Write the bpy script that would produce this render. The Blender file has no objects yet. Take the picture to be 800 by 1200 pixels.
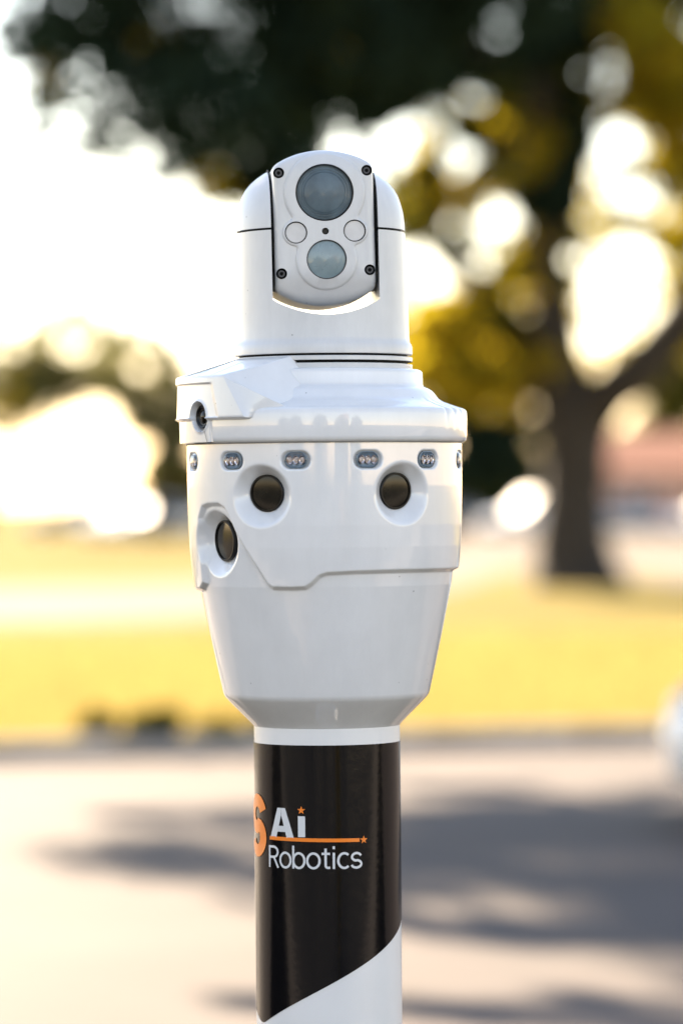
import bpy, bmesh, math, random
import numpy as np
from mathutils import Vector, Matrix

# ------------------------------------------------------------------ scene, camera, sky, sun, exposure
S = bpy.context.scene
C = S.collection
R = math.radians
H = 1.5                    # camera height
F = 4500.0                 # focal length in photo pixels (135 mm on a 24 mm wide frame)
D = 4.77                   # camera to pole axis
K = D / F                  # metres per photo pixel at the pole axis
HOR = 590.0                # photo row of the horizon
SUN_EL, SUN_AZ = 27.0, -25.0    # degrees; azimuth from the view direction, negative = to the left

cam = bpy.data.cameras.new('camera')
cam_o = bpy.data.objects.new('camera', cam); C.objects.link(cam_o)
cam.sensor_fit = 'HORIZONTAL'; cam.sensor_width = 24.0; cam.lens = 135.0
cam.clip_start = 0.1; cam.clip_end = 6000.0
cam_o.location = (0, 0, H)
cam_o.rotation_euler = (R(90) - math.atan((600 - HOR) / F), 0, 0)
cam.dof.use_dof = True; cam.dof.focus_distance = D - 0.11; cam.dof.aperture_fstop = 2.5
S.camera = cam_o

W = bpy.data.worlds.new('World'); S.world = W; W.use_nodes = True
nt = W.node_tree
sky = nt.nodes.new('ShaderNodeTexSky'); sky.sky_type = 'NISHITA'; sky.sun_disc = False
sky.sun_elevation = R(SUN_EL); sky.sun_rotation = R(SUN_AZ)
sky.air_density = 1.0; sky.dust_density = 0.0; sky.ozone_density = 1.0
bg = nt.nodes['Background']; bg.inputs['Strength'].default_value = 0.108
wb = nt.nodes.new('ShaderNodeMix'); wb.data_type = 'RGBA'; wb.blend_type = 'MULTIPLY'; wb.inputs[0].default_value = 1.0
wb.inputs[7].default_value = (1.0, 0.775, 0.65, 1)      # the photograph's warm daylight balance
nt.links.new(sky.outputs[0], wb.inputs[6]); nt.links.new(wb.outputs[2], bg.inputs['Color'])

sl = bpy.data.lights.new('sun', 'SUN'); sl.energy = 5.0; sl.angle = R(0.5); sl.color = (1.0, 0.80, 0.58)
so = bpy.data.objects.new('sun', sl); C.objects.link(so)
sdir = Vector((math.sin(R(SUN_AZ)) * math.cos(R(SUN_EL)), math.cos(R(SUN_AZ)) * math.cos(R(SUN_EL)), math.sin(R(SUN_EL))))
so.rotation_euler = sdir.to_track_quat('Z', 'Y').to_euler(); so.location = (0, 0, 40)

S.view_settings.view_transform = 'Standard'; S.view_settings.look = 'None'
S.view_settings.gamma = 1.0; S.view_settings.exposure = 2.53
S.render.engine = 'CYCLES'
S.cycles.use_denoising = True
S.cycles.max_bounces = 10; S.cycles.transparent_max_bounces = 8
S.cycles.sample_clamp_indirect = 8.0

rnd = random.Random(7)
rng = np.random.default_rng(7)

# ------------------------------------------------------------------ materials
def mat(name, col, rough=0.5, metal=0.0, coat=0.0, spec=0.5, noise=0.0, nscale=8.0, bump=0.0, bscale=200.0, col2=None, rvar=0.0, wear=0.0):
    m = bpy.data.materials.new(name); m.use_nodes = True
    t = m.node_tree; b = t.nodes['Principled BSDF']
    b.inputs['Base Color'].default_value = (*col, 1); b.inputs['Roughness'].default_value = rough
    b.inputs['Metallic'].default_value = metal; b.inputs['Coat Weight'].default_value = coat
    b.inputs['Coat Roughness'].default_value = 0.035
    b.inputs['Specular IOR Level'].default_value = spec
    tc = t.nodes.new('ShaderNodeTexCoord')
    if noise > 0 or col2:
        n = t.nodes.new('ShaderNodeTexNoise'); n.inputs['Scale'].default_value = nscale; n.inputs['Detail'].default_value = 6
        t.links.new(tc.outputs['Object'], n.inputs['Vector'])
        r = t.nodes.new('ShaderNodeValToRGB')
        r.color_ramp.elements[0].position = 0.35; r.color_ramp.elements[1].position = 0.68
        c2 = col2 if col2 else tuple(min(1, c * (1 + noise)) for c in col)
        c1 = col if col2 else tuple(c * (1 - noise) for c in col)
        r.color_ramp.elements[0].color = (*c1, 1); r.color_ramp.elements[1].color = (*c2, 1)
        t.links.new(n.outputs['Fac'], r.inputs['Fac']); t.links.new(r.outputs['Color'], b.inputs['Base Color'])
    if wear > 0:      # fine grit specks and faint smudges
        src = b.inputs['Base Color'].links[0].from_socket
        vo = t.nodes.new('ShaderNodeTexVoronoi'); vo.inputs['Scale'].default_value = 55; t.links.new(tc.outputs['Object'], vo.inputs['Vector'])
        sp = t.nodes.new('ShaderNodeMapRange'); sp.inputs['From Min'].default_value = 0.035; sp.inputs['From Max'].default_value = 0.075
        t.links.new(vo.outputs['Distance'], sp.inputs['Value'])
        sc_ = t.nodes.new('ShaderNodeSeparateColor'); t.links.new(vo.outputs['Color'], sc_.inputs[0])
        th_ = t.nodes.new('ShaderNodeMath'); th_.operation = 'LESS_THAN'; th_.inputs[1].default_value = 0.8; t.links.new(sc_.outputs[0], th_.inputs[0])
        mx_ = t.nodes.new('ShaderNodeMath'); mx_.operation = 'MAXIMUM'; t.links.new(sp.outputs['Result'], mx_.inputs[0]); t.links.new(th_.outputs[0], mx_.inputs[1])
        n2 = t.nodes.new('ShaderNodeTexNoise'); n2.inputs['Scale'].default_value = 9; n2.inputs['Detail'].default_value = 8; n2.inputs['Roughness'].default_value = .7
        mp_ = t.nodes.new('ShaderNodeMapping'); mp_.inputs['Scale'].default_value = (2.2, 2.2, .45); t.links.new(tc.outputs['Object'], mp_.inputs['Vector']); t.links.new(mp_.outputs['Vector'], n2.inputs['Vector'])
        sm_ = t.nodes.new('ShaderNodeMapRange'); sm_.inputs['From Min'].default_value = .38; sm_.inputs['From Max'].default_value = .62; sm_.inputs['To Min'].default_value = 1 - wear; sm_.inputs['To Max'].default_value = 1.0
        t.links.new(n2.outputs['Fac'], sm_.inputs['Value'])
        pr_ = t.nodes.new('ShaderNodeMath'); pr_.operation = 'MULTIPLY'
        m2_ = t.nodes.new('ShaderNodeMapRange'); m2_.inputs['To Min'].default_value = .45; t.links.new(mx_.outputs[0], m2_.inputs['Value'])
        t.links.new(sm_.outputs['Result'], pr_.inputs[0]); t.links.new(m2_.outputs['Result'], pr_.inputs[1])
        vm = t.nodes.new('ShaderNodeVectorMath'); vm.operation = 'SCALE'; t.links.new(src, vm.inputs[0]); t.links.new(pr_.outputs[0], vm.inputs['Scale'])
        t.links.new(vm.outputs[0], b.inputs['Base Color'])
    if rvar > 0:
        n = t.nodes.new('ShaderNodeTexNoise'); n.inputs['Scale'].default_value = nscale * 3; n.inputs['Detail'].default_value = 5
        t.links.new(tc.outputs['Object'], n.inputs['Vector'])
        mr = t.nodes.new('ShaderNodeMapRange'); mr.inputs['To Min'].default_value = max(0, rough - rvar); mr.inputs['To Max'].default_value = rough + rvar
        t.links.new(n.outputs['Fac'], mr.inputs['Value']); t.links.new(mr.outputs['Result'], b.inputs['Roughness'])
    if bump > 0:
        n = t.nodes.new('ShaderNodeTexNoise'); n.inputs['Scale'].default_value = bscale; n.inputs['Detail'].default_value = 3
        t.links.new(tc.outputs['Object'], n.inputs['Vector'])
        bp = t.nodes.new('ShaderNodeBump'); bp.inputs['Strength'].default_value = bump; bp.inputs['Distance'].default_value = 0.002
        t.links.new(n.outputs['Fac'], bp.inputs['Height']); t.links.new(bp.outputs['Normal'], b.inputs['Normal'])
    return m

def leaf_mat(name, col, tr, mix=0.45):
    m = bpy.data.materials.new(name); m.use_nodes = True
    t = m.node_tree; t.nodes.clear()
    o = t.nodes.new('ShaderNodeOutputMaterial'); mx = t.nodes.new('ShaderNodeMixShader'); mx.inputs[0].default_value = mix
    d = t.nodes.new('ShaderNodeBsdfDiffuse'); tl = t.nodes.new('ShaderNodeBsdfTranslucent')
    g = t.nodes.new('ShaderNodeNewGeometry')
    for sh, c in ((d, col), (tl, tr)):
        h = t.nodes.new('ShaderNodeHueSaturation'); h.inputs['Color'].default_value = (*c, 1)
        a = t.nodes.new('ShaderNodeMapRange'); a.inputs['To Min'].default_value = 0.6; a.inputs['To Max'].default_value = 1.4
        b = t.nodes.new('ShaderNodeMapRange'); b.inputs['To Min'].default_value = 0.475; b.inputs['To Max'].default_value = 0.515
        t.links.new(g.outputs['Random Per Island'], a.inputs['Value']); t.links.new(g.outputs['Random Per Island'], b.inputs['Value'])
        t.links.new(a.outputs['Result'], h.inputs['Value']); t.links.new(b.outputs['Result'], h.inputs['Hue'])
        t.links.new(h.outputs['Color'], sh.inputs['Color'])
    t.links.new(d.outputs[0], mx.inputs[1]); t.links.new(tl.outputs[0], mx.inputs[2]); t.links.new(mx.outputs[0], o.inputs['Surface'])
    return m

M = {}
M['gloss'] = mat('white_gloss_plastic', (0.78, 0.785, 0.79), rough=0.3, coat=1.0, noise=0.015, nscale=30, rvar=0.05, bump=0.03, bscale=260, wear=0.05)
M['paint'] = mat('white_satin_paint', (0.66, 0.662, 0.66), rough=0.36, coat=0.15, noise=0.02, nscale=40, rvar=0.06, bump=0.06, bscale=700, wear=0.08)
M['tube'] = mat('white_powder_coat', (0.76, 0.765, 0.77), rough=0.3, coat=0.3, noise=0.02, nscale=20, rvar=0.05)
M['wrap'] = mat('black_vinyl', (0.004, 0.004, 0.005), rough=0.12, spec=0.4, rvar=0.04, nscale=25, bump=0.05, bscale=150)
M['gasket'] = mat('black_rubber', (0.004, 0.004, 0.004), rough=0.7, spec=0.2)
M['seam'] = mat('grey_seam', (0.25, 0.25, 0.25), rough=0.6)
M['eye'] = mat('dark_lens_glass', (0.010, 0.009, 0.006), rough=0.16, spec=0.3, noise=0.3, nscale=60)
M['lensring'] = mat('black_lens_ring', (0.006, 0.006, 0.006), rough=0.3, spec=0.3)
M['germ'] = mat('slate_sky_reflection', (0.075, 0.112, 0.135), rough=0.42, coat=0.15, noise=0.24, nscale=45, rvar=0.08)  # slate blue and its blotches paint in the reflected sky
M['germ2'] = mat('pale_sky_reflection', (0.20, 0.27, 0.29), rough=0.3, coat=0.5, noise=0.10, nscale=70, rvar=0.1)  # pale blue base stands in for sky reflected in the glass
M['disc'] = mat('pale_diffuser', (0.66, 0.645, 0.625), rough=0.45, noise=0.06, nscale=60)
M['steel'] = mat('dark_screw_steel', (0.07, 0.07, 0.075), rough=0.4, metal=0.8)
M['chrome'] = mat('bright_reflector', (0.85, 0.80, 0.78), rough=0.12, metal=1.0)
M['ledrim'] = mat('blue_grey_lamp_bowl', (0.15, 0.20, 0.24), rough=0.15, coat=1.0)
M['ledchip'] = mat('lamp_chip', (0.80, 0.62, 0.52), rough=0.3)
M['near_ground'] = mat('pale_bounce_ground', (0.25, 0.22, 0.195), rough=0.85, noise=0.15, nscale=1.5, spec=0.3)
M['dark_ground'] = mat('dark_reflected_ground', (0.035, 0.035, 0.036), rough=0.9, noise=0.25, nscale=6, spec=0.2)
g = bpy.data.materials.new('clear_cover'); g.use_nodes = True
b = g.node_tree.nodes['Principled BSDF']; b.inputs['Transmission Weight'].default_value = 1.0; b.inputs['Roughness'].default_value = 0.03
b.inputs['IOR'].default_value = 1.3; b.inputs['Base Color'].default_value = (0.9, 0.95, 1, 1)
M['clear'] = g
M['orange'] = mat('orange_print', (0.90, 0.22, 0.012), rough=0.3)
M['whiteprint'] = mat('pale_grey_print', (0.66, 0.68, 0.70), rough=0.3)
M['bark'] = mat('brown_bark', (0.022, 0.017, 0.012), rough=0.9, noise=0.5, nscale=9, bump=1.0, bscale=18)
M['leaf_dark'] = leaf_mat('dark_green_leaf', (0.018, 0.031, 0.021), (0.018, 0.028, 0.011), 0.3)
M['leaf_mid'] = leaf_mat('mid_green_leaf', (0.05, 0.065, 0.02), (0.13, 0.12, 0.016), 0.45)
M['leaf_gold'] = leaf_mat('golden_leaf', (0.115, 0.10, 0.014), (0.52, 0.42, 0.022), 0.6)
M['leaf_hazy'] = leaf_mat('haze_paled_leaf', (0.10, 0.112, 0.055), (0.21, 0.20, 0.075), 0.5)  # paleness puts the distance haze into the leaf colour
M['leaf_olive'] = leaf_mat('olive_leaf', (0.075, 0.07, 0.035), (0.16, 0.125, 0.04), 0.5)
M['grass'] = mat('dry_lawn', (0.15, 0.118, 0.026), rough=0.95, spec=0.03, col2=(0.21, 0.165, 0.04), nscale=0.22)
M['blade'] = leaf_mat('grass_blade', (0.14, 0.12, 0.042), (0.42, 0.335, 0.11), 0.5)
M['road'] = mat('pale_concrete', (0.061, 0.0475, 0.0435), rough=0.85, noise=0.18, nscale=0.7, bump=0.4, bscale=60, spec=0.3)
M['path'] = mat('pale_path', (0.125, 0.098, 0.07), rough=0.9, noise=0.1, nscale=0.3, spec=0.2)
M['kerb'] = mat('kerb_concrete', (0.30, 0.275, 0.25), rough=0.85, noise=0.2, nscale=3)
M['dirt'] = mat('gutter_dirt', (0.14, 0.105, 0.07), rough=0.95, noise=0.4, nscale=2)
M['carwhite'] = mat('white_car_paint', (0.80, 0.80, 0.79), rough=0.2, coat=1.0)
M['carsilver'] = mat('silver_car_paint', (0.42, 0.44, 0.47), rough=0.25, metal=0.4, coat=1.0)
M['cargrey'] = mat('grey_blue_car_paint', (0.14, 0.16, 0.19), rough=0.25, metal=0.3, coat=1.0)
M['carred'] = mat('red_car_paint', (0.45, 0.06, 0.03), rough=0.25, coat=1.0)
M['glass'] = mat('tinted_car_glass', (0.02, 0.025, 0.03), rough=0.5, spec=0.4)
M['tyre'] = mat('tyre_rubber', (0.02, 0.02, 0.02), rough=0.85)
M['rim'] = mat('alloy_rim', (0.55, 0.55, 0.56), rough=0.3, metal=0.9)
M['lampglass'] = mat('headlamp_lens', (0.75, 0.76, 0.78), rough=0.08, coat=1.0)
M['redlamp'] = mat('tail_lamp_lens', (0.4, 0.02, 0.02), rough=0.1, coat=1.0)
M['stucco'] = mat('pink_stucco', (0.48, 0.32, 0.24), rough=0.9, noise=0.08, nscale=1.2)
M['tile'] = mat('terracotta_roof', (0.34, 0.13, 0.07), rough=0.85, noise=0.25, nscale=3)
M['trim'] = mat('white_trim', (0.75, 0.73, 0.70), rough=0.6)
M['render'] = mat('white_render', (0.80, 0.79, 0.76), rough=0.8, noise=0.04, nscale=1.5)

# ------------------------------------------------------------------ mesh helpers
def link(name, me, parent=None):
    o = bpy.data.objects.new(name, me); C.objects.link(o)
    if parent is not None: o.parent = parent
    return o

class MB:
    """collects verts and faces (with material slots) for ONE mesh object"""
    def __init__(s): s.v = []; s.f = []; s.m = []
    def add(s, vs, fs, mi=0):
        o = len(s.v); s.v += [tuple(v) for v in vs]
        s.f += [tuple(i + o for i in f) for f in fs]; s.m += [mi] * len(fs)
    def grid(s, P, mi=0, wrap=False, flip=False):
        n, m = len(P), len(P[0]); vs = [p for row in P for p in row]; fs = []
        for i in range(n - 1):
            for j in range(m if wrap else m - 1):
                q = (i * m + j, i * m + (j + 1) % m, (i + 1) * m + (j + 1) % m, (i + 1) * m + j)
                fs.append(q[::-1] if flip else q)
        s.add(vs, fs, mi)
    def lathe(s, prof, n=64, mi=0, xf=None, a0=0.0, a1=360.0, cap0=False, cap1=False):
        """profile of (r, h) points turned about the local z axis"""
        full = abs(a1 - a0) >= 359.9; k = n if full else n + 1
        A = [R(a0 + (a1 - a0) * i / n) for i in range(k)]
        P = [[(r * math.sin(a), -r * math.cos(a), h) for a in A] for r, h in prof]
        if xf: P = [[xf(p) for p in row] for row in P]
        o = len(s.v); s.grid(P, mi, wrap=full)
        if cap0: s.f.append(tuple(o + i for i in range(k))[::-1]); s.m.append(mi)
        if cap1: s.f.append(tuple(o + (len(prof) - 1) * k + i for i in range(k))); s.m.append(mi)
    def box(s, x0, x1, y0, y1, z0, z1, mi=0, xf=None):
        v = [(x, y, z) for z in (z0, z1) for y in (y0, y1) for x in (x0, x1)]
        if xf: v = [xf(p) for p in v]
        s.add(v, [(0, 2, 3, 1), (4, 5, 7, 6), (0, 1, 5, 4), (2, 6, 7, 3), (0, 4, 6, 2), (1, 3, 7, 5)], mi)
    def tube(s, pts, rad, n=10, mi=0, seed=0, wob=0.0, cap=True):
        rr = random.Random(seed); rows = []; pts = [Vector(p) for p in pts]
        ref = Vector((0.13, 0.97, 0.2))
        for i, p in enumerate(pts):
            d = (pts[min(i + 1, len(pts) - 1)] - pts[max(i - 1, 0)]).normalized()
            u = d.cross(ref).normalized(); w = d.cross(u)
            rows.append([tuple(p + (u * math.cos(a) + w * math.sin(a)) * rad[i] * (1 + wob * rr.uniform(-1, 1)))
                         for a in [2 * math.pi * j / n for j in range(n)]])
        o = len(s.v); s.grid(rows, mi, wrap=True)
        if cap:
            s.f.append(tuple(o + j for j in range(n))); s.m.append(mi)
            s.f.append(tuple(o + (len(pts) - 1) * n + j for j in range(n))[::-1]); s.m.append(mi)
    def build(s, name, mats, parent=None, smooth=True, angle=None, scale=1.0):
        me = bpy.data.meshes.new(name)
        me.from_pydata([(x * scale, y * scale, z * scale) for x, y, z in s.v], [], s.f)
        for m in (mats if isinstance(mats, (list, tuple)) else [mats]): me.materials.append(m)
        me.polygons.foreach_set('material_index', s.m)
        bm = bmesh.new(); bm.from_mesh(me)
        bmesh.ops.recalc_face_normals(bm, faces=bm.faces); bm.to_mesh(me); bm.free()
        if smooth:
            me.polygons.foreach_set('use_smooth', [True] * len(me.polygons))
            if angle: me.set_sharp_from_angle(angle=R(angle))
        me.update()
        return link(name, me, parent)

def tag(o, label=None, cat=None, group=None, kind=None):
    for k, v in (('label', label), ('category', cat), ('group', group), ('kind', kind)):
        if v: o[k] = v
    return o
def empty(name, loc, rot=(0, 0, 0)):
    o = bpy.data.objects.new(name, None); C.objects.link(o); o.location = loc; o.rotation_euler = rot
    o.empty_display_size = 0.3
    return o
def boolean(o, cutter_mb, angle=35):
    """cut a mesh with another and keep the result as the object's own mesh"""
    cut = cutter_mb.build('cutter', [M['paint']], None, smooth=False, scale=K)
    cut.parent = o.parent
    md = o.modifiers.new('cut', 'BOOLEAN'); md.operation = 'DIFFERENCE'; md.object = cut; md.solver = 'EXACT'
    bpy.context.view_layer.update()
    dg = bpy.context.evaluated_depsgraph_get()
    me = bpy.data.meshes.new_from_object(o.evaluated_get(dg))
    o.modifiers.clear(); o.data = me
    bpy.data.objects.remove(cut)
    me.polygons.foreach_set('use_smooth', [True] * len(me.polygons)); me.set_sharp_from_angle(angle=R(angle))
def at(px, py, d):
    return Vector(((px - 400) / F * d, d, H + (HOR - py) / F * d))

# ================================================================== the setting
def sheet(name, pts, z, m, label=None):
    mb = MB(); mb.add([(x, y, z) for x, y in pts], [tuple(range(len(pts)))])
    o = mb.build(name, m, smooth=False); tag(o, label, None, None, 'structure'); return o
sheet('ground', [(-2500, -2500), (2500, -2500), (2500, 2500), (-2500, 2500)], -0.02, M['grass'])
KA, KB = (-40.0, 4.5), (40.0, 44.0)      # kerb line end points (set below from the photo)
def kerb_y(x): return 23.25 + x * 0.42
sheet('unseen_dark_ground', [(-60, -200), (60, -200), (60, -7), (-60, -7)], 0.0, M['dark_ground'])  # unseen dark sheet added so the black wrap reflects dark ground
sheet('near_ground', [(-60, -6.99), (60, -6.99), (60, .49), (-60, .49)], 0.0, M['dark_ground'])  # nearer dark sheet, standing in for shaded ground in reflections
sheet('bounce_ground', [(-60, .5), (60, .5), (60, 6.5), (-60, 6.5)], 0.0, M['near_ground'])  # unseen pale strip added to bounce light onto the unit
sheet('road', [(-60, 6.51), (60, 6.51), (60, kerb_y(60) + .02), (-60, kerb_y(-60) + .02)], 0.0, M['road'])
sheet('gutter', [(-60, kerb_y(-60) - .35), (60, kerb_y(60) - .35), (60, kerb_y(60) - .02), (-60, kerb_y(-60) - .02)], 0.004, M['dirt'])

# ---- kerb of separate stones
kr = empty('kerb', (0, kerb_y(0), 0), (0, 0, math.atan(0.42))); tag(kr, kind='structure')
kmb = MB()
prof = [(-0.16, 0.0), (-0.16, 0.09), (-0.155, 0.115), (-0.135, 0.125), (0.0, 0.125), (0.0, 0.0)]
def kerb_piece(mb, x0, x1):
    mb.grid([[(x0, a, b) for a, b in prof], [(x1, a, b) for a, b in prof]])
    n = len(prof); mb.add([(x0, a, b) for a, b in prof], [tuple(range(n))]); mb.add([(x1, a, b) for a, b in prof], [tuple(range(n))[::-1]])
kerb_piece(kmb, -0.495, 0.495)
st = kmb.build('kerb_stone', M['kerb'], kr, angle=30)
for i in range(-4, 6):
    o = st if i == -4 else st.copy()
    if i != -4: C.objects.link(o)
    o.parent = kr; o.location = (i * 1.0, rnd.uniform(-.006, .006), rnd.uniform(-.006, .004)); o.rotation_euler = (0, 0, R(rnd.uniform(-.5, .5)))
km2 = MB()
for i in list(range(-60, -4)) + list(range(6, 60)): kerb_piece(km2, i - .495, i + .495)
tag(km2.build('kerb_stone_run', M['kerb'], kr, angle=30), kind='stuff')

# ---- lawn behind the kerb, the pale path / parking lot beyond it
lawn = [(-60, kerb_y(-60) + .05), (60, kerb_y(60) + .05), (400, 600), (400, 1500), (-400, 1500), (-400, 200)]
sheet('lawn', lawn, 0.11, M['grass'])
path = [(-60, 41), (-6, 44.5), (-3.2, 44.5), (-1.7, 46), (0, 52), (1.8, 62), (3.2, 76), (4.6, 84), (6.2, 66), (8, 60), (60, 75), (170, 240), (-2, 240),
        (-1.2, 90), (-2.2, 68), (-4, 64.5), (-8, 61.5), (-60, 58)]
sheet('path', path, 0.116, M['path'])

# ---- grass blades on the near lawn: nobody could count them
def blades(n):
    x = rng.uniform(-4.2, 5.2, n); y = kerb_y(x) + 0.05 + np.abs(rng.normal(0, 1, n)) * 9
    ok = y < 42; x, y = x[ok], y[ok]; n = len(x)
    a = rng.uniform(0, np.pi, n); h = rng.uniform(.03, .07, n); w = rng.uniform(.004, .008, n)
    lx, ly = rng.normal(0, .03, n), rng.normal(0, .03, n)
    z0 = np.full(n, .108)
    V = np.stack([np.stack([x - w * np.cos(a), y - w * np.sin(a), z0], 1), np.stack([x + w * np.cos(a), y + w * np.sin(a), z0], 1),
                  np.stack([x + lx, y + ly, z0 + h], 1)], 1).reshape(-1, 3)
    me = bpy.data.meshes.new('grass'); me.vertices.add(3 * n); me.vertices.foreach_set('co', V.ravel())
    me.loops.add(3 * n); me.loops.foreach_set('vertex_index', np.arange(3 * n)); me.polygons.add(n)
    me.polygons.foreach_set('loop_start', np.arange(0, 3 * n, 3)); me.update(calc_edges=True); me.materials.append(M['blade'])
    o = link('grass', me); tag(o, 'short sunlit yellow grass covering the lawn behind the kerb', 'grass', None, 'stuff')
blades(140000)

# ------------------------------------------------------------------ trees
def leaves(name, parent, clumps, size, m, shell=0.4):
    """small leaf faces spread through clumps (x, y, z, radius, count)"""
    Vs = []
    for cx, cy, cz, r, n in clumps:
        d = rng.normal(0, 1, (n, 3)); d /= np.linalg.norm(d, axis=1)[:, None]
        q = rng.uniform(0, 1, n) ** shell * r
        Vs.append(np.array([cx, cy, cz]) + d * q[:, None] * np.array([1.15, 1.15, .85]))
    P = np.concatenate(Vs); n = len(P)
    u = rng.normal(0, 1, (n, 3)); u /= np.linalg.norm(u, axis=1)[:, None]
    w = np.cross(u, rng.normal(0, 1, (n, 3))); w /= np.linalg.norm(w, axis=1)[:, None]
    s = size * rng.uniform(.6, 1.3, n)[:, None]
    V = np.stack([P - u * s * .5, P + w * s * .3 - u * s * .05, P + u * s * .5, P - w * s * .3 - u * s * .05], 1).reshape(-1, 3)
    me = bpy.data.meshes.new(name); me.vertices.add(4 * n); me.vertices.foreach_set('co', V.ravel())
    me.loops.add(4 * n); me.loops.foreach_set('vertex_index', np.arange(4 * n)); me.polygons.add(n)
    me.polygons.foreach_set('loop_start', np.arange(0, 4 * n, 4)); me.update(calc_edges=True); me.materials.append(m)
    return link(name, me, parent)

def clump_px(L, d, jit=0.6):
    """clumps listed as photo px (x, y, radius px, leaves) at a distance"""
    out = []
    for px, py, r, n in L:
        dd = d + rnd.uniform(-jit, jit); p = at(px, py, dd)
        out.append((p.x, p.y, p.z, r / F * d, n))
    return out

# --- the big tree on the lawn, right of the pole
TD = 63.0
big = empty('shade_tree', (3.86, TD, 0.11))
tag(big, 'large dark tree with a forked trunk and golden leaves standing on the lawn', 'tree', 'trees of the park')
def rel(o, pts): return [tuple(Vector(p) - o.location) for p in pts]
tr = MB()
def bez(pts, n):
    P = [Vector(p) for p in pts]; out = []
    for i in range(len(P) - 1):
        p0, p1, p2, p3 = P[max(i - 1, 0)], P[i], P[i + 1], P[min(i + 2, len(P) - 1)]
        for k in range(n):
            t = k / n
            out.append(.5 * ((2 * p1) + (p2 - p0) * t + (2 * p0 - 5 * p1 + 4 * p2 - p3) * t * t + (3 * p1 - p0 - 3 * p2 + p3) * t ** 3))
    out.append(P[-1]); return out
def limb(mb, root, pxs, radpx, d, seed, dz=0.0):
    """limb along photo px points at distance d (optionally drifting in depth)"""
    pts = []
    for i, (px, py) in enumerate(pxs): pts.append(at(px, py, d + dz * i))
    pts = bez(pts, 5); n = len(pts)
    rad = [np.interp(i / (n - 1) * (len(radpx) - 1), range(len(radpx)), radpx) / F * d * (1.0 if seed == 1 else 1.25) for i in range(n)]
    mb.tube(rel(root, pts), rad, n=14, seed=seed, wob=.05)
limb(tr, big, [(676, 712), (675, 690), (672, 662), (671, 620), (672, 580), (674, 540), (672, 500), (672, 470)], [92, 66, 48, 41, 38, 39, 43, 40], TD, 1)
for k, (dx_, dy_) in enumerate(((46, -3), (-34, -2), (18, -1.5), (-10, 3))):
    p0 = at(676 + dx_ * .1, 650, TD); p2 = at(676 + dx_ * 1.25, 696, TD + dy_ * .3); tr.tube(rel(big, [p0, p0.lerp(p2, .6) + Vector((0, 0, -.10)), p2 + Vector((0, 0, -.05))]), [.5 if k == 0 else .42, .3, .09], n=8, seed=60 + k, wob=.06)
tr.build('trunk', M['bark'], big)
for k, (pxs, rp, dz) in enumerate([
        ([(664, 505), (648, 455), (618, 405), (580, 358), (540, 315), (492, 262), (440, 190), (400, 120)], [26, 22, 19, 16, 14, 11, 8, 5], .25),
        ([(668, 480), (655, 420), (645, 350), (636, 280), (622, 190), (632, 90), (612, 0), (600, -120)], [30, 24, 21, 18, 16, 14, 12, 8], -.1),
        ([(684, 495), (712, 462), (752, 430), (800, 372), (860, 300), (930, 200), (1000, 60)], [28, 24, 23, 21, 18, 14, 8], -.3),
        ([(640, 310), (668, 240), (690, 150), (700, 60), (720, -60)], [14, 12, 10, 9, 6], .3),
        ([(628, 200), (590, 130), (560, 40), (520, -60)], [12, 10, 8, 5], -.2),
        ([(760, 425), (800, 330), (815, 230), (800, 120)], [14, 11, 8, 5], .3)]):
    lm = MB(); limb(lm, big, pxs, rp, TD, 10 + k, dz); lm.build('limb', M['bark'], big)
def tree_leaves(root, name, L, d, size, m, jit, dens=1.0):
    L = [(x, y, r, int(n * dens)) for x, y, r, n in L]
    cl = [(x - root.location.x, y - root.location.y, z - root.location.z, r, n) for x, y, z, r, n in clump_px(L, d, jit)]
    return leaves(name, root, cl, size, m)
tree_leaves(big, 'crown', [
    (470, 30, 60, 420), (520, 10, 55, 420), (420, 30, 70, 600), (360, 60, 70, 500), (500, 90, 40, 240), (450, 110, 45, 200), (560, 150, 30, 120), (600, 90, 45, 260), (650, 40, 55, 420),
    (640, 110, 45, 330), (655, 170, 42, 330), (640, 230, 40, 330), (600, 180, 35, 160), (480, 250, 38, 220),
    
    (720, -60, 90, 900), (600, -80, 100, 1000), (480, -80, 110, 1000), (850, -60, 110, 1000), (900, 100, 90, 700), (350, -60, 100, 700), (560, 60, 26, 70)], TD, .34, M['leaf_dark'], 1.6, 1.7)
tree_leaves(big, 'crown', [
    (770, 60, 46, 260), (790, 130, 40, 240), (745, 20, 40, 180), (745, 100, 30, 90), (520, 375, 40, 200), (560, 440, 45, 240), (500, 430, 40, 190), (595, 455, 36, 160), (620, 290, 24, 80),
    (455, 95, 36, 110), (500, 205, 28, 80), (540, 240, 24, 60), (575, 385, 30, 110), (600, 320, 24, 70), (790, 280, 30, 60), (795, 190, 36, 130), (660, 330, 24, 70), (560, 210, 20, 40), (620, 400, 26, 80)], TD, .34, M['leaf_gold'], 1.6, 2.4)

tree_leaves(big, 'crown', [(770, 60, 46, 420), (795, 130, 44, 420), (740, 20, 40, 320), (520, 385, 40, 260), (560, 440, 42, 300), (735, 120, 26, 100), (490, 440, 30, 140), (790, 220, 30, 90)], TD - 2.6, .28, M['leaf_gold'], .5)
SP = [(rnd.uniform(430, 830), rnd.uniform(80, 450), rnd.uniform(14, 34), rnd.randint(20, 60)) for _ in range(75)]
tree_leaves(big, 'crown', SP, TD, .22, M['leaf_gold'], 1.6)
SP = [(rnd.uniform(430, 830), rnd.uniform(40, 420), rnd.uniform(14, 34), rnd.randint(20, 60)) for _ in range(60)]
tree_leaves(big, 'crown', SP, TD, .22, M['leaf_mid'], 1.6)
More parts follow.
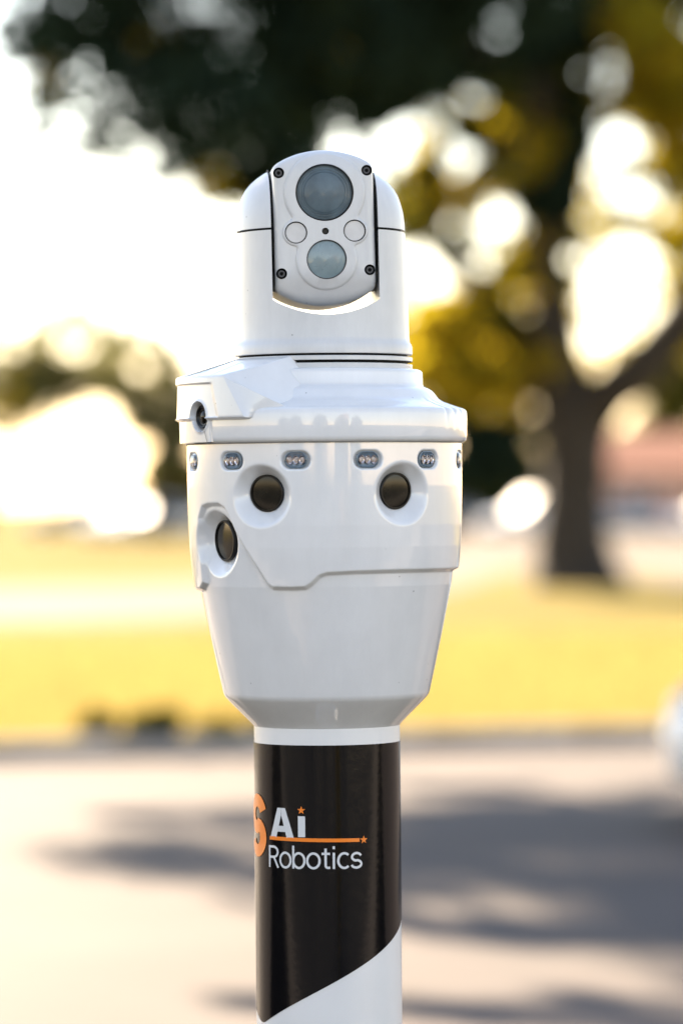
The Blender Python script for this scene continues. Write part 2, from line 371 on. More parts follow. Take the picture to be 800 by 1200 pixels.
# --- the nearer tree whose boughs hang in at the top left
ND = 26.0
near = empty('overhanging_tree', (-9.0, 24.5, 0.11))
tag(near, 'tree with dark drooping boughs hanging into the top left of the view', 'tree', 'trees of the park')
nb = MB()
nb.tube([(0, 0, -.1), (.02, 0, .3), (.1, -.05, 1.2), (.25, -.1, 2.6), (.5, -.2, 4.0), (.9, -.3, 5.4)], [.62, .44, .36, .33, .30, .27], n=16, seed=3, wob=.05)
nb.build('trunk', M['bark'], near)
for k, (pts, rr) in enumerate([
        ([(.8, -.3, 5.2), (.7, .5, 8.6), (2.6, 1.6, 10.2), (5.0, 2.2, 10.2), (7.8, 1.7, 8.2), (9.6, 1.4, 5.6)], [.24, .21, .17, .12, .08, .03]),
        ([(.8, -.3, 5.0), (.4, -.9, 7.6), (.1, -1.0, 10.0), (.2, -.9, 12.2)], [.24, .19, .13, .06]),
        ([(.6, -.2, 4.4), (-.8, .6, 6.6), (-2.0, 1.2, 8.6)], [.2, .14, .07]),
        ([(6.6, 2.0, 9.1), (7.4, 1.6, 7.2), (7.8, 1.5, 5.2), (8.1, 1.5, 4.3)], [.1, .07, .05, .02]),
        ([(5.0, 2.2, 9.9), (6.4, 3.0, 7.8), (7.0, 2.8, 5.8)], [.12, .08, .03])]):
    lm = MB(); lm.tube(bez(pts, 4), list(np.interp(np.linspace(0, len(rr) - 1, 4 * (len(pts) - 1) + 1), range(len(rr)), rr)), n=10, seed=20 + k, wob=.06)
    lm.build('limb', M['bark'], near)
NL = [(60, 40, 60, 260), (55, 115, 38, 90), (110, 150, 45, 90), (120, 70, 70, 420), (190, 60, 75, 600), (190, 130, 50, 260), (250, 120, 70, 560), (250, 190, 40, 190), (300, 60, 85, 800), (320, 150, 65, 480),
      (270, 225, 28, 90), (390, 60, 85, 800), (400, 120, 60, 420), (455, 40, 70, 420), (30, 60, 24, 36), (225, 170, 42, 160), (50, 195, 24, 16), (140, 175, 36, 34), (200, 195, 28, 40), (480, 95, 40, 110), (520, 10, 50, 220), (90, -10, 80, 500), (350, 190, 45, 200), (300, 215, 34, 140)]
for _ in range(34): NL.append((rnd.uniform(-10, 260), rnd.uniform(20, 235), rnd.uniform(10, 22), rnd.randint(5, 14)))
for px in range(130, 620, 60):
    for py in (-60, -150, -240): NL.append((px + rnd.uniform(-20, 20), py + rnd.uniform(-20, 20), 110, 700))
cl = [(x + 9.0, y - 24.5, z - .11, r, n) for x, y, z, r, n in clump_px(NL, ND, 1.5)]
for _ in range(60):   # unseen high dome of the crown, placed to shade the unit
    a = rnd.uniform(0, 6.283); q = rnd.uniform(0, 1) ** .5 * 1.8
    cl.append((.3 + q * math.cos(a), -1.6 + q * math.sin(a), 12.2 + rnd.uniform(-1.2, 1.6) * (1 - (q / 2.6) ** 2), rnd.uniform(.6, .9), 340))
hd_ = Vector((sdir.x, sdir.y)).normalized(); tan_ = math.tan(R(SUN_EL))
for gx0, gy0, L_ in ((.25, 11.6, .9), (.9, 11.25, .8), (-.9, 18.6, .5), (-.4, 18.9, .5), (.6, 20.2, .5), (1.1, 11.9, .6)):    # unseen outlying boughs, set to streak the road with shade
    for _ in range(7):
        gx, gy, z_ = gx0 + rnd.uniform(-.5, .5) * L_ * 1.6, gy0 + rnd.uniform(-.18, .18), rnd.uniform(7.2, 8.6)
        cl.append((gx + hd_.x * z_ / tan_ + 9.0, gy + hd_.y * z_ / tan_ - 24.5, z_, rnd.uniform(.14, .24), 45))
for _ in range(150):   # unseen middle storey over the lawn, shaped by the shade wanted on the road
    gy = rnd.uniform(12.6, 19.2); gx = rnd.uniform(np.interp(gy, [12, 13.5, 15, 16.5, 17.6, 18.4, 19.3], [.9, .5, -.3, -1.05, -.75, .1, .9]), 3.0); z_ = rnd.uniform(6.7, 8.4)
    if rnd.random() > .14: cl.append((gx + hd_.x * z_ / tan_ + 9.0, gy + hd_.y * z_ / tan_ - 24.5, z_, rnd.uniform(.30, .52), 190))
leaves('crown', near, cl, .125, M['leaf_dark'])
leaves('crown', near, [(x + 9.0, y - 24.5, z - .11, r, n) for x, y, z, r, n in clump_px([(250, 215, 26, 50), (60, 90, 30, 30), (180, 40, 30, 30), (400, 75, 24, 40), (300, 230, 20, 30)], ND, .8)], .12, M['leaf_gold'])

# --- the trees and bushes far behind
def far_tree(name, label, px, d, trunk_h, trunk_r, L, size, m, L2=None, m2=None, lean=0.0):
    b0 = at(px, HOR, d); o = empty(name, (b0.x, d, .11)); tag(o, label, 'tree' if 'tree' in name else 'bush', 'trees of the park' if 'tree' in name else 'bushes far behind the lawn')
    t = MB(); t.tube([(0, 0, -.1), (0, 0, .4), (lean * .5, 0, trunk_h * .5), (lean, 0, trunk_h), (lean * 1.6, .2, trunk_h * 1.7)], [trunk_r * 1.5, trunk_r, trunk_r * .85, trunk_r * .7, trunk_r * .3], n=10, seed=int(px) % 97, wob=.06)
    t.build('trunk', M['bark'], o)
    tree_leaves(o, 'crown', L, d, size * 1.15, m, 2.0, 2.6)
    if L2: tree_leaves(o, 'crown', L2, d, size * 1.15, m2, 2.0, 2.6)
    return o
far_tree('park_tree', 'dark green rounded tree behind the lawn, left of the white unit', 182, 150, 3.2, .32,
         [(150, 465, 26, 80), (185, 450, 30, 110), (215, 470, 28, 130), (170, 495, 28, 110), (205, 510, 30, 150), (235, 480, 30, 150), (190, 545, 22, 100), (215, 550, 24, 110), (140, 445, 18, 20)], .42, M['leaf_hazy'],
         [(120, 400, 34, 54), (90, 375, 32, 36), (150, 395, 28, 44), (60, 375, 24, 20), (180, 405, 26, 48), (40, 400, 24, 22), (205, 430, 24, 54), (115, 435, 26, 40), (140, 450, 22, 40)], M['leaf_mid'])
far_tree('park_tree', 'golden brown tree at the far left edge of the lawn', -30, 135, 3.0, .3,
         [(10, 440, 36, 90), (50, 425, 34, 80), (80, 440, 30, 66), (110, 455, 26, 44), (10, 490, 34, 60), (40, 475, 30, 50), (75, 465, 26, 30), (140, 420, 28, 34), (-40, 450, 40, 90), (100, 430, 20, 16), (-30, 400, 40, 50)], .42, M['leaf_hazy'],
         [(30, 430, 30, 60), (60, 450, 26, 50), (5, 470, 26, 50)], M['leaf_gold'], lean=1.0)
far_tree('park_tree', 'dark green tree between the white unit and the forked trunk', 520, 140, 2.6, .3,
         [(300, 500, 40, 260), (360, 480, 40, 260), (420, 500, 40, 260), (480, 500, 34, 230), (520, 490, 34, 230), (555, 500, 32, 220), (585, 520, 28, 170), (540, 545, 28, 150), (580, 555, 22, 90), (500, 550, 30, 150), (610, 500, 24, 120)], .42, M['leaf_dark'],
         [(500, 440, 30, 120), (540, 450, 30, 120), (480, 400, 30, 110), (585, 450, 26, 90)], M['leaf_mid'])
far_tree('park_tree', 'yellow green tree beyond the right limb of the forked tree', 850, 140, 3.0, .3,
         [(740, 440, 26, 80), (775, 430, 28, 100), (805, 450, 34, 140), (790, 480, 26, 90), (850, 440, 50, 260), (880, 400, 50, 200)], .42, M['leaf_mid'],
         [(760, 455, 24, 60), (795, 420, 24, 60), (640, 500, 20, 40)], M['leaf_gold'])

def hedge_bush(label, px, d, wpx, hpx, n, m, m2):
    b0 = at(px, HOR, d); o = empty('bush', (b0.x, d, .11)); tag(o, label, 'bush', 'bushes far behind the lawn')
    w, h = wpx / F * d, hpx / F * d
    t = MB()
    for i in range(5): t.tube([(0, 0, -.1), ((i - 2) * w * .12, .1 * i, h * .45), ((i - 2) * w * .2, .1 * i, h * .8)], [.09, .07, .03], n=6, seed=i)
    t.build('stem', M['bark'], o)
    for mm, k_ in ((m, 14), (m2, 5)):
        leaves('foliage', o, [(rnd.uniform(-.42, .42) * w, rnd.uniform(-.5, .5), rnd.uniform(.18, .85) * h, rnd.uniform(.16, .26) * min(w, h * 1.5), n // k_) for _ in range(k_)], .5, mm)
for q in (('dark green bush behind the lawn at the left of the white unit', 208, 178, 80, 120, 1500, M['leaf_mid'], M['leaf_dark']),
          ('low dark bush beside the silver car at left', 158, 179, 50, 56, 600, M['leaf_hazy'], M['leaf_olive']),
          ('wide dark green bush between the white unit and the forked trunk', 540, 185, 150, 130, 3000, M['leaf_mid'], M['leaf_dark']),
          ('olive bush just left of the forked trunk', 625, 190, 90, 110, 1500, M['leaf_mid'], M['leaf_olive']),
          ('olive brown bush at the right end behind the cars', 800, 215, 150, 150, 3000, M['leaf_olive'], M['leaf_mid'])): hedge_bush(*q)
# --- more of the park to either side of the view
src_ = [o for o in S.objects if o.parent is None and o.name.startswith('park_tree') and o.location.y > 100]
for (x_, y_, k_, rz_, lb) in ((-19, 150, 2, .6, 'dark green tree beyond the lawn, well left of the view'), (-30, 160, 0, 1.9, 'loose olive tree farthest left beyond the lawn'), (-42, 150, 2, 2.6, 'big dark tree at the far left end of the tree row'),
                              (27, 150, 2, 3.6, 'dark green tree right of the pink house'), (40, 160, 0, .9, 'loose olive tree far right beyond the path')):
    r_ = src_[k_].copy(); C.objects.link(r_); r_.location = (x_, y_, .11); r_.rotation_euler = (0, 0, 0); r_.scale = (.9 + .1 * rz_ / 3,) * 3; r_['label'] = lb
    for ch in src_[k_].children: q_ = ch.copy(); C.objects.link(q_); q_.parent = r_
# --- tuft of leaves on the kerb, left of the pole
def tuft(name, label, px, py, wpx, hpx, n, size):
    d = 22.3; p = at(px, py, d); d = kerb_y(p.x) + .12; x = (px - 400) / F * d
    o = empty(name, (x, d, .1)); tag(o, label, 'bush', 'low bushes along the kerb')
    w = wpx / F * d / 2; h = hpx / F * d
    cl = [(rnd.uniform(-w, w), rnd.uniform(-.12, .08), rnd.uniform(.1, .8) * h * (1 - .5 * abs(i / 7 - .5)), h * .45, n // 8) for i in range(8)]
    t = MB()
    for i in range(7):
        xx = (i / 6 - .5) * 1.6 * w; t.tube([(xx * .7, 0, -.05), (xx, -.02, h * .5), (xx * 1.1, -.04, h * .9)], [.008, .006, .003], n=5)
    t.build('stem', M['bark'], o); leaves('foliage', o, cl, size, M['leaf_mid'])
tuft('low_bush', 'low dark green bush on the kerb at the lawn edge, left of the pole', 185, 880, 185, 46, 1200, .07)
tuft('low_bush', 'small dark tuft at the kerb just beside the black pole wrap', 265, 872, 90, 26, 500, .06)

# --- unseen trees added behind the photographer to darken the reflections
for k, (x, y, sc_) in enumerate(((-9, -17, 1.0), (-1.5, -21, 1.15), (5.5, -18, .95), (13, -22, 1.1), (-17, -22, 1.1))):
    o = empty('park_tree', (x, y, 0.0)); tag(o, 'broad green tree added unseen behind the viewpoint to darken reflections, ' + ['second', 'middle one', 'fourth', 'last', 'first'][k] + ' of five', 'tree', 'trees behind the viewpoint'); o.scale = (sc_ * .6,) * 3
    o.rotation_euler = (0, 0, k * 1.3)
    if k == 0:
        t = MB(); t.tube([(0, 0, -.1), (0, 0, .4), (.1, 0, 2.0), (.2, .1, 4.5), (.2, .2, 7)], [.5, .36, .3, .22, .1], n=12, seed=5, wob=.05); tk0 = t.build('trunk', M['bark'], o)
        cl = []
        for _ in range(60):
            a_ = rnd.uniform(0, 6.283); q = rnd.uniform(0, 1) ** .5 * 3.6
            cl.append((q * math.cos(a_), q * math.sin(a_), 1.6 + rnd.uniform(0, 1) * (6.5 - q * .8), rnd.uniform(.8, 1.2), 150))
        cr0 = leaves('crown', o, cl, .3, M['leaf_dark'])
    else:
        for q in (tk0, cr0): c_ = q.copy(); C.objects.link(c_); c_.parent = o

gs = empty('bush', (2.35, -3.2, 0)); tag(gs, 'tall golden shrub added unseen behind the viewpoint for a gold reflection', 'bush')  # added only for a golden streak in the wrap
t = MB()
for i in range(4): t.tube([(0, 0, -.05), ((i - 1.5) * .12, .05 * i, .8), ((i - 1.5) * .2, .05 * i, 1.7)], [.03, .022, .01], n=6, seed=i)
t.build('stem', M['bark'], gs); leaves('foliage', gs, [(rnd.uniform(-.3, .3), rnd.uniform(-.2, .2), .25 + i * .17, .3, 300) for i in range(12)], .1, M['leaf_gold'])
bk = empty('house', (13.2, -37.0, 0), (0, 0, R(-18))); tag(bk, 'narrow pink stucco house added unseen behind the viewpoint for a bright reflected streak', 'house')  # added so its sunlit wall streaks the glossy shell
m_ = MB(); m_.box(-2.0, 2.0, -6, 0, 0, 6.4); m_.build('wall', M['stucco'], bk, smooth=False)
m_ = MB(); m_.add([(-2.4, .4, 6.35), (2.4, .4, 6.35), (2.4, -6.4, 6.35), (-2.4, -6.4, 6.35), (0, .4, 7.8), (0, -6.4, 7.8)], [(0, 1, 4), (1, 2, 5, 4), (2, 3, 5), (3, 0, 4, 5), (0, 3, 2, 1)]); m_.build('roof', M['tile'], bk, smooth=False)
for z_ in (1.0, 3.9):
    m_ = MB(); m_.box(-1.4, -.5, -.1, .05, z_, z_ + 1.4); w_ = m_.build('window', M['trim'], bk, smooth=False)
    m_ = MB(); m_.box(-1.32, -.58, .045, .08, z_ + .08, z_ + 1.32); m_.build('pane', M['glass'], w_, smooth=False)
m_ = MB(); m_.box(.4, 1.3, -.1, .06, 0, 2.1); d_ = m_.build('door', M['tile'], bk, smooth=False)
# ------------------------------------------------------------------ house far right
hs = empty('house', (14.4, 190, .11)); tag(hs, 'long low pink stucco house with a terracotta roof behind the parked cars', 'house')
m_ = MB(); m_.box(-5.5, 9, 0, 9, 0, 3.0); m_.build('wall', M['stucco'], hs, smooth=False)
m_ = MB(); m_.add([(-6.1, -.6, 2.95), (9.6, -.6, 2.95), (9.6, 9.6, 2.95), (-6.1, 9.6, 2.95), (-3, 4.5, 5.0), (6.5, 4.5, 5.0)],
                  [(0, 1, 5, 4), (1, 2, 5), (2, 3, 4, 5), (3, 0, 4), (0, 3, 2, 1)]); m_.build('roof', M['tile'], hs, smooth=False)
for x in (-3.6, -.4, 5.6):
    m_ = MB(); m_.box(x, x + 1.5, -.05, .1, .9, 2.2); w_ = m_.build('window', M['trim'], hs, smooth=False)
    m_ = MB(); m_.box(x + .1, x + .7, -.08, -.045, 1.0, 2.1); m_.box(x + .8, x + 1.4, -.08, -.045, 1.0, 2.1); m_.build('pane', M['glass'], w_, smooth=False)
m_ = MB(); m_.box(3.0, 4.0, -.06, .1, 0, 2.1); d_ = m_.build('door', M['tile'], hs, smooth=False)
m_ = MB(); m_.lathe([(.001, -.04), (.04, -.03), (.05, 0), (.04, .03), (.001, .04)], 10, xf=lambda p: (3.88 + p[0], -.11 + p[1], 1.0 + p[2])); m_.build('handle', M['chrome'], d_)

# ------------------------------------------------------------------ cars
def car(label, loc, rz, paint, s=1.0, kind='saloon', glint=False):
    """length along x, nose at -x, wheels on the ground"""
    o = empty('parked_car', loc, (0, 0, R(rz))); tag(o, label, 'car', 'cars parked around the lawn'); o.scale = (s, s, s)
    X = [-2.25, -2.22, -2.1, -1.8, -1.3, -.95, -.4, .3, 1.0, 1.6, 2.05, 2.2, 2.25]
    BL = [.50, .60, .67, .76, .84, .90, .93, .94, .95, .96, .95, .88, .62]      # top of the body (bonnet, belt line, boot)
    HW = [.62, .74, .82, .87, .89, .90, .90, .90, .90, .89, .85, .80, .70]
    LO = [.34, .25, .22, .20, .20, .20, .20, .20, .20, .20, .22, .28, .36]
    rows = []
    for x, t, w, l in zip(X, BL, HW, LO):
        rows.append([(x, -w * .86, l), (x, -w * .97, l + (t - l) * .2), (x, -w, l + (t - l) * .5), (x, -w * .975, l + (t - l) * .8), (x, -w * .9, t - .02), (x, -w * .75, t),
                     (x, 0, t + .035), (x, w * .75, t), (x, w * .9, t - .02), (x, w * .975, l + (t - l) * .8), (x, w, l + (t - l) * .5), (x, w * .97, l + (t - l) * .2), (x, w * .86, l)])
    mb = MB(); mb.grid(rows); n = len(rows[0])
    mb.add(rows[0], [tuple(range(n))]); mb.add(rows[-1], [tuple(range(n))[::-1]])
    for i in range(len(rows) - 1): mb.add([rows[i][0], rows[i][-1], rows[i + 1][-1], rows[i + 1][0]], [(0, 1, 2, 3)])
    body = mb.build('body', paint, o, angle=40)
    # cabin: glass panels, roof and pillars
    zb, zr = .93, 1.42 if kind == 'saloon' else 1.62
    bx0, bx1 = -1.0, (1.75 if kind == 'saloon' else 2.1); rx0, rx1 = -.25, (1.05 if kind == 'saloon' else 1.85)
    wb, wr = .80, .62
    if glint:      # a windscreen at just the slope that throws the sun at the camera
        hv = (sdir + (Vector((0, 0, H)) - Vector(loc)).normalized()).normalized(); nh = math.hypot(hv.x, hv.y)
        rx0 = bx0 + (zr - zb) * hv.z / nh; rx1 = max(rx1, rx0 + .9); bx1 = max(bx1, rx1 + .35)
        o.rotation_euler = (0, 0, math.atan2(hv.y, hv.x) - math.pi)
    A = lambda x, y, z: (x, y, z)
    def panel(name, q, th=.02):
        q = [Vector(p) for p in q]; nn = (q[1] - q[0]).cross(q[3] - q[0]).normalized() * th; b_ = MB()
        b_.add([*q, *[p - nn for p in q]], [(0, 1, 2, 3), (7, 6, 5, 4), (0, 4, 5, 1), (1, 5, 6, 2), (2, 6, 7, 3), (3, 7, 4, 0)])
        return b_.build(name, M['glass'], o, smooth=False)
    panel('windscreen', [(bx0, -wb, zb), (rx0, -wr, zr), (rx0, wr, zr), (bx0, wb, zb)])
    panel('rear_window', [(bx1, wb, zb), (rx1, wr, zr), (rx1, -wr, zr), (bx1, -wb, zb)])
    for s_ in (-1, 1):
        mid = .45
        for a0, a1, b0_, b1 in ((bx0 + .12, mid - .03, rx0 + .06, mid - .03), (mid + .03, bx1 - .12, mid + .03, rx1 - .06)):
            panel('side_window', [(a0, s_ * wb, zb), (a1, s_ * wb, zb), (b1, s_ * wr, zr - .03), (b0_, s_ * wr, zr - .03)][::s_], .02)
    rf = MB(); nx = 8
    rf.grid([[(rx0 - .04 + (rx1 - rx0 + .08) * i / nx, y * (wr + .02), zr - .02 + .05 * math.sin(math.pi * i / nx) * (1 - .5 * y * y) + .02 * (1 - y * y)) for y in (-1, -.6, 0, .6, 1)] for i in range(nx + 1)])
    for s_ in (-1, 1):
        for (xa, xb) in ((bx0, rx0), (.45, .45), (bx1, rx1)):
            rf.tube([(xa, s_ * (wb + .005), zb - .03), (xb, s_ * (wr + .01), zr)], [.035, .03], n=6)
    rf.build('roof', paint, o)
    for x in (-1.4, 1.35):
        for s_ in (-1, 1):
            xf = lambda p, x=x, s_=s_: (x + p[0], s_ * .80 + p[2] * s_, .32 + p[1])
            wh = empty('wheel', (0, 0, 0)); wh.parent = o
            t = MB(); t.lathe([(.2, -.1), (.29, -.1), (.32, -.07), (.32, .07), (.29, .11), (.2, .11)], 24, xf=xf); t.build('tyre', M['tyre'], wh)
            t = MB(); t.lathe([(.002, .07), (.06, .09), (.08, .06), (.18, .08), (.2, .10), (.2, -.08)], 24, xf=xf); t.build('rim', M['rim'], wh)
    for s_ in (-1, 1):
        t = MB(); t.lathe([(.001, .05), (.07, .045), (.11, .02), (.12, -.02)], 14, xf=lambda p, s_=s_: (-2.17 - p[2], s_ * (.60 + p[0] * 1.2), .60 + p[1] * .55)); t.build('headlight', M['lampglass'], o)
        t = MB(); t.lathe([(.001, .05), (.07, .045), (.11, .02), (.12, -.02)], 14, xf=lambda p, s_=s_: (2.19 + p[2], s_ * (.62 + p[0]), .74 + p[1] * .8)); t.build('tail_light', M['redlamp'], o)
    t = MB(); t.box(-2.285, -2.24, -.26, .26, .38, .49); t.build('number_plate', M['trim'], o, smooth=False)
    for s_ in (-1, 1):
        t = MB(); t.box(-.78, -.62, s_ * .90 - (.14 if s_ < 0 else 0), s_ * .90 + (.14 if s_ > 0 else 0), .92, 1.04)
        t.build('wing_mirror', paint, o, smooth=False)
    return o
car('white car whose bonnet shows at the right edge, beside the kerb', (1.58 + 2.1, 17.9, 0), -8, M['carwhite'], .95)
car('white car parked just left of the forked tree trunk', (8.6, 168, .11), 14, M['carwhite'], 1.12, 'estate', True)
car('silver car parked right of the forked tree trunk', (12.6, 168, .11), 174, M['carsilver'])
car('white van like car parked before the pink house', (16.9, 172, .11), 8, M['carwhite'], 1.1, 'estate')
car('grey blue car half hidden behind the white unit, right side', (5.4, 178, .11), 186, M['cargrey'])
car('dark grey car at the far left of the lawn, under the bright gap', (-12.0, 172, .11), 4, M['cargrey'])
car('pale silver car behind the lawn beside the left of the white unit', (-7.6, 160, .11), 190, M['carsilver'], 1.0, 'saloon', True)
car('white car left of the silver car behind the lawn, far left', (-9.0, 163, .11), 190, M['carwhite'], 1.0, 'saloon', True)
car('small red car beyond the silver one, before the house', (13.9, 184, .11), 12, M['carred'])

# ================================================================== the security camera tower
HZ = H / K                       # ground is HZ px below the horizon row
AX = 380.6                       # photo column of the axis at the horizon row
TILT = math.tan(R(0.5))
root = empty('security_camera_tower', ((AX - 400) * K + H * TILT, D, 0), (0, R(-0.5), 0))
tag(root, 'white security camera unit with a two lens head on a black wrapped white pole', 'security camera')
CH = math.cos(R(0))
# device frame in photo px: X right, Y toward the camera, Z above the horizon row -> local metres
def L3(X, Y, Z): return (X, -Y, Z + HZ)
def axis_x(y): return AX + (y - HOR) * TILT
def unproj(x, y, r):
    """photo point on a surface of radius r about the axis -> angle (deg) and height Z"""
    X = x - axis_x(y); f = 1.0
    for _ in range(12):
        sn = max(-1, min(1, X / f / r)); th = math.asin(sn); f = 1 + r * math.cos(th) / F
    return math.degrees(th), (HOR - y) / f

def put(th, r, z, pitch=0.0, yaw=None):
    """transform for a small lathe: its z axis points outward at angle th (deg), radius r"""
    a = R(th); ya = R(th if yaw is None else yaw); p = R(pitch)
    o = Vector((math.sin(a) * r, math.cos(a) * r, z))
    w = Vector((math.sin(ya) * math.cos(p), math.cos(ya) * math.cos(p), math.sin(p)))
    u = Vector((math.cos(ya), -math.sin(ya), 0)); v = Vector((0, 0, 1)) - w * w.z; v.normalize()
    def f(q):
        P = o + u * q[0] + v * q[1] * -1 + w * q[2]
        return L3(*P)
    return f
zf = lambda y: HOR - y           # photo row -> Z at the axis plane

# ---- pole
POLE_R = 85.3
mb = MB()
mb.lathe([(POLE_R, -HZ + 14), (POLE_R, zf(1200)), (POLE_R, zf(845))], 128, xf=lambda p: L3(p[0], -p[1], p[2]))
pole = mb.build('pole', M['tube'], root, scale=K)
mb = MB()
pr = [(150, -HZ), (152, -HZ + 2), (152, -HZ + 13), (149, -HZ + 15), (88, -HZ + 16), (86, -HZ + 20)]
mb.lathe(pr, 64, xf=lambda p: L3(p[0], -p[1], p[2]), cap0=True)
mb.build('base_flange', M['tube'], root, scale=K, angle=30)
for a in (45, 135, 225, 315):
    mb = MB(); mb.lathe([(9, 0), (9, 7), (8, 8), (.1, 8)], 6, xf=lambda p, a=a: L3(118 * math.sin(R(a)) + p[0], 118 * math.cos(R(a)) + p[1], -HZ + 15 + p[2]))
    mb.build('anchor_bolt', M['steel'], root, scale=K, angle=30)
# black vinyl wrap with its V-shaped lower edge
WR = POLE_R + .5
def wrap_low(th):
    d = abs(th + 64); 
    e = 1196 - .80 * math.sqrt(d * d + 16)
    return zf(e)
mb = MB(); ths = [i * 2.0 for i in range(-90, 91)]
mb.grid([[L3(WR * math.sin(R(t)), WR * math.cos(R(t)), zf(868.5) + (max(wrap_low(t), zf(1199)) - zf(868.5)) * k / 24) for t in ths] for k in range(25)])
wrap = mb.build('vinyl_wrap', M['wrap'], pole, scale=K)
# printed logo: curved round the pole
def onpole(u, z, lift=.8):
    """u = arc length in px from the front, z above horizon"""
    a = u / POLE_R
    return L3((WR + lift) * math.sin(a), (WR + lift) * math.cos(a), z)
def arc_u(x, y): return R(unproj(x, y, POLE_R)[0]) * POLE_R
def arc_z(x, y): return unproj(x, y, POLE_R)[1]
def flat_print(name, polys, m):
    mb = MB()
    for P in polys:
        mb.add([onpole(u, z) for u, z in P], [tuple(range(len(P)))])
    me = bpy.data.meshes.new(name); me.from_pydata([(x * K, y * K, z * K) for x, y, z in mb.v], [], mb.f)
    me.materials.append(m); return link(name, me, wrap)
def stroke(pts, w):
    """polyline to a ribbon of quads of width w"""
    q = []
    P = [Vector((a, b)) for a, b in pts]
    L, Rr = [], []
    for i, p in enumerate(P):
        d = (P[min(i + 1, len(P) - 1)] - P[max(i - 1, 0)]).normalized(); n = Vector((-d.y, d.x)) * w / 2
        L.append(p + n); Rr.append(p - n)
    return [[tuple(L[i]), tuple(Rr[i]), tuple(Rr[i + 1]), tuple(L[i + 1])] for i in range(len(P) - 1)]
def star(u, z, r):
    T = [(u + (r if k % 2 == 0 else r * .42) * math.sin(k * math.pi / 5), z + (r if k % 2 == 0 else r * .42) * math.cos(k * math.pi / 5)) for k in range(10)]
    return [[T[k], T[(k + 1) % 10], (u, z)] for k in range(10)]
# big orange S running round the left edge of the pole
uS = arc_u(313.2, 965); zS0, zS1 = arc_z(305, 1004), arc_z(305, 930)
hS = zS1 - zS0; wS = 46.0; t_ = 15.0; cx = uS - wS / 2; rx = (wS - t_) / 2; ry = (hS / 2 - t_ / 2) / 2 + 1.2
top = [(cx + rx * math.cos(R(a)), zS1 - t_ / 2 - ry + ry * math.sin(R(a))) for a in range(15, 271, 15)]
bot = [(cx + rx * math.cos(R(a)), zS0 + t_ / 2 + ry + ry * math.sin(R(a))) for a in range(90, -166, -15)]
flat_print('logo_letter_s', stroke(top + bot[1:], t_), M['orange'])
# bold pale A and i
u0, u1 = arc_u(318.3, 979), arc_u(345.2, 979); zb_, zt_ = arc_z(330, 981.5), arc_z(330, 946.5)
um = (u0 + u1) / 2; tw = 8.6; hA = zt_ - zb_
A_ = [[(u0, zb_), (u0 + 9.6, zb_), (um - .3, zt_ - 9), (um, zt_), (um - 5.6, zt_)], [(u1, zb_), (u1 - 9.6, zb_), (um + .3, zt_ - 9), (um, zt_), (um + 5.6, zt_)],
      [(u0 + 8, zb_ + hA * .20), (u1 - 8, zb_ + hA * .20), (u1 - 10.8, zb_ + hA * .40), (u0 + 10.8, zb_ + hA * .40)]]
flat_print('logo_letter_a', A_, M['whiteprint'])
ui0, ui1 = arc_u(349.9, 970), arc_u(358.2, 970)
flat_print('logo_letter_i', [[(ui0, arc_z(354, 981)), (ui1, arc_z(354, 981)), (ui1, arc_z(354, 956.5)), (ui0, arc_z(354, 956.5))]], M['whiteprint'])
flat_print('logo_star', star(arc_u(353.6, 949.6), arc_z(353.6, 949.6), 5.0), M['orange'])
ua, ub = arc_u(317.2, 982), arc_u(421, 985); za, zb2 = arc_z(317.2, 981.3), arc_z(421, 984.8)
zm = arc_z(370, 984.2)
flat_print('logo_underline', stroke([(ua + (ub - ua) * k / 24, za + (zb2 - za) * k / 24) for k in range(25)], 4.2), M['orange'])
flat_print('logo_star', star(arc_u(425.8, 984.6), arc_z(425.8, 984.6), 4.9), M['orange'])
# the word below the line, in light grotesque strokes (unit: cap height 1)
def arc(cx_, cy_, rx_, ry_, a0, a1, n=14): return [(cx_ + rx_ * math.cos(R(a0 + (a1 - a0) * k / n)), cy_ + ry_ * math.sin(R(a0 + (a1 - a0) * k / n))) for k in range(n + 1)]
SW = .108; XH = .74; oy = (XH - .0) / 2; ory = oy - SW / 2 + .02
GL = [
    (.62, [[(.06, 0), (.06, 1)], [(.06, .95), (.30, .95)] + arc(.30, .715, .24, .235, 90, -90) + [(.06, .48)], [(.32, .48), (.56, 0)]]),
    (.62, [arc(.31, oy, .255, ory, 0, 360, 24)]),
    (.62, [[(.07, 0), (.07, 1.04)], arc(.315, oy, .245, ory, 0, 360, 24)]),
    (.62, [arc(.31, oy, .255, ory, 0, 360, 24)]),
    (.40, [[(.19, .93), (.19, .17)] + arc(.29, .17, .10, .12, 180, 270, 6) + [(.37, .06)], [(.03, XH - .05), (.37, XH - .05)]]),
    (.24, [[(.12, 0), (.12, XH)], [(.12, .90), (.12, 1.03)]]),
    (.57, [arc(.31, oy, .25, ory, 48, 312, 20)]),
    (.52, [arc(.26, XH - .225, .20, .18, 20, 180, 10) + arc(.26, XH - .225, .20, .16, 180, 262, 5) + arc(.25, .205, .215, .165, 82, 0, 6) + arc(.25, .205, .215, .17, 0, -165, 12)]),
]
Ru0, Ru1 = arc_u(316.2, 1003), arc_u(424.3, 1006); zbase = arc_z(384, 1018.6); ztop = arc_z(384, 992.8)
cap = ztop - zbase; wt = sum(g_[0] for g_ in GL); sx_ = (Ru1 - Ru0) / wt; x_ = 0
for w_, strokes in GL:
    polys = []
    for st_ in strokes:
        for q in stroke([(a_ * sx_ / cap, b_) for a_, b_ in st_], SW): polys.append([(Ru0 + x_ * sx_ + a_ * cap, zbase + b_ * cap) for a_, b_ in q])
    flat_print('logo_letter', polys, M['whiteprint']); x_ += w_

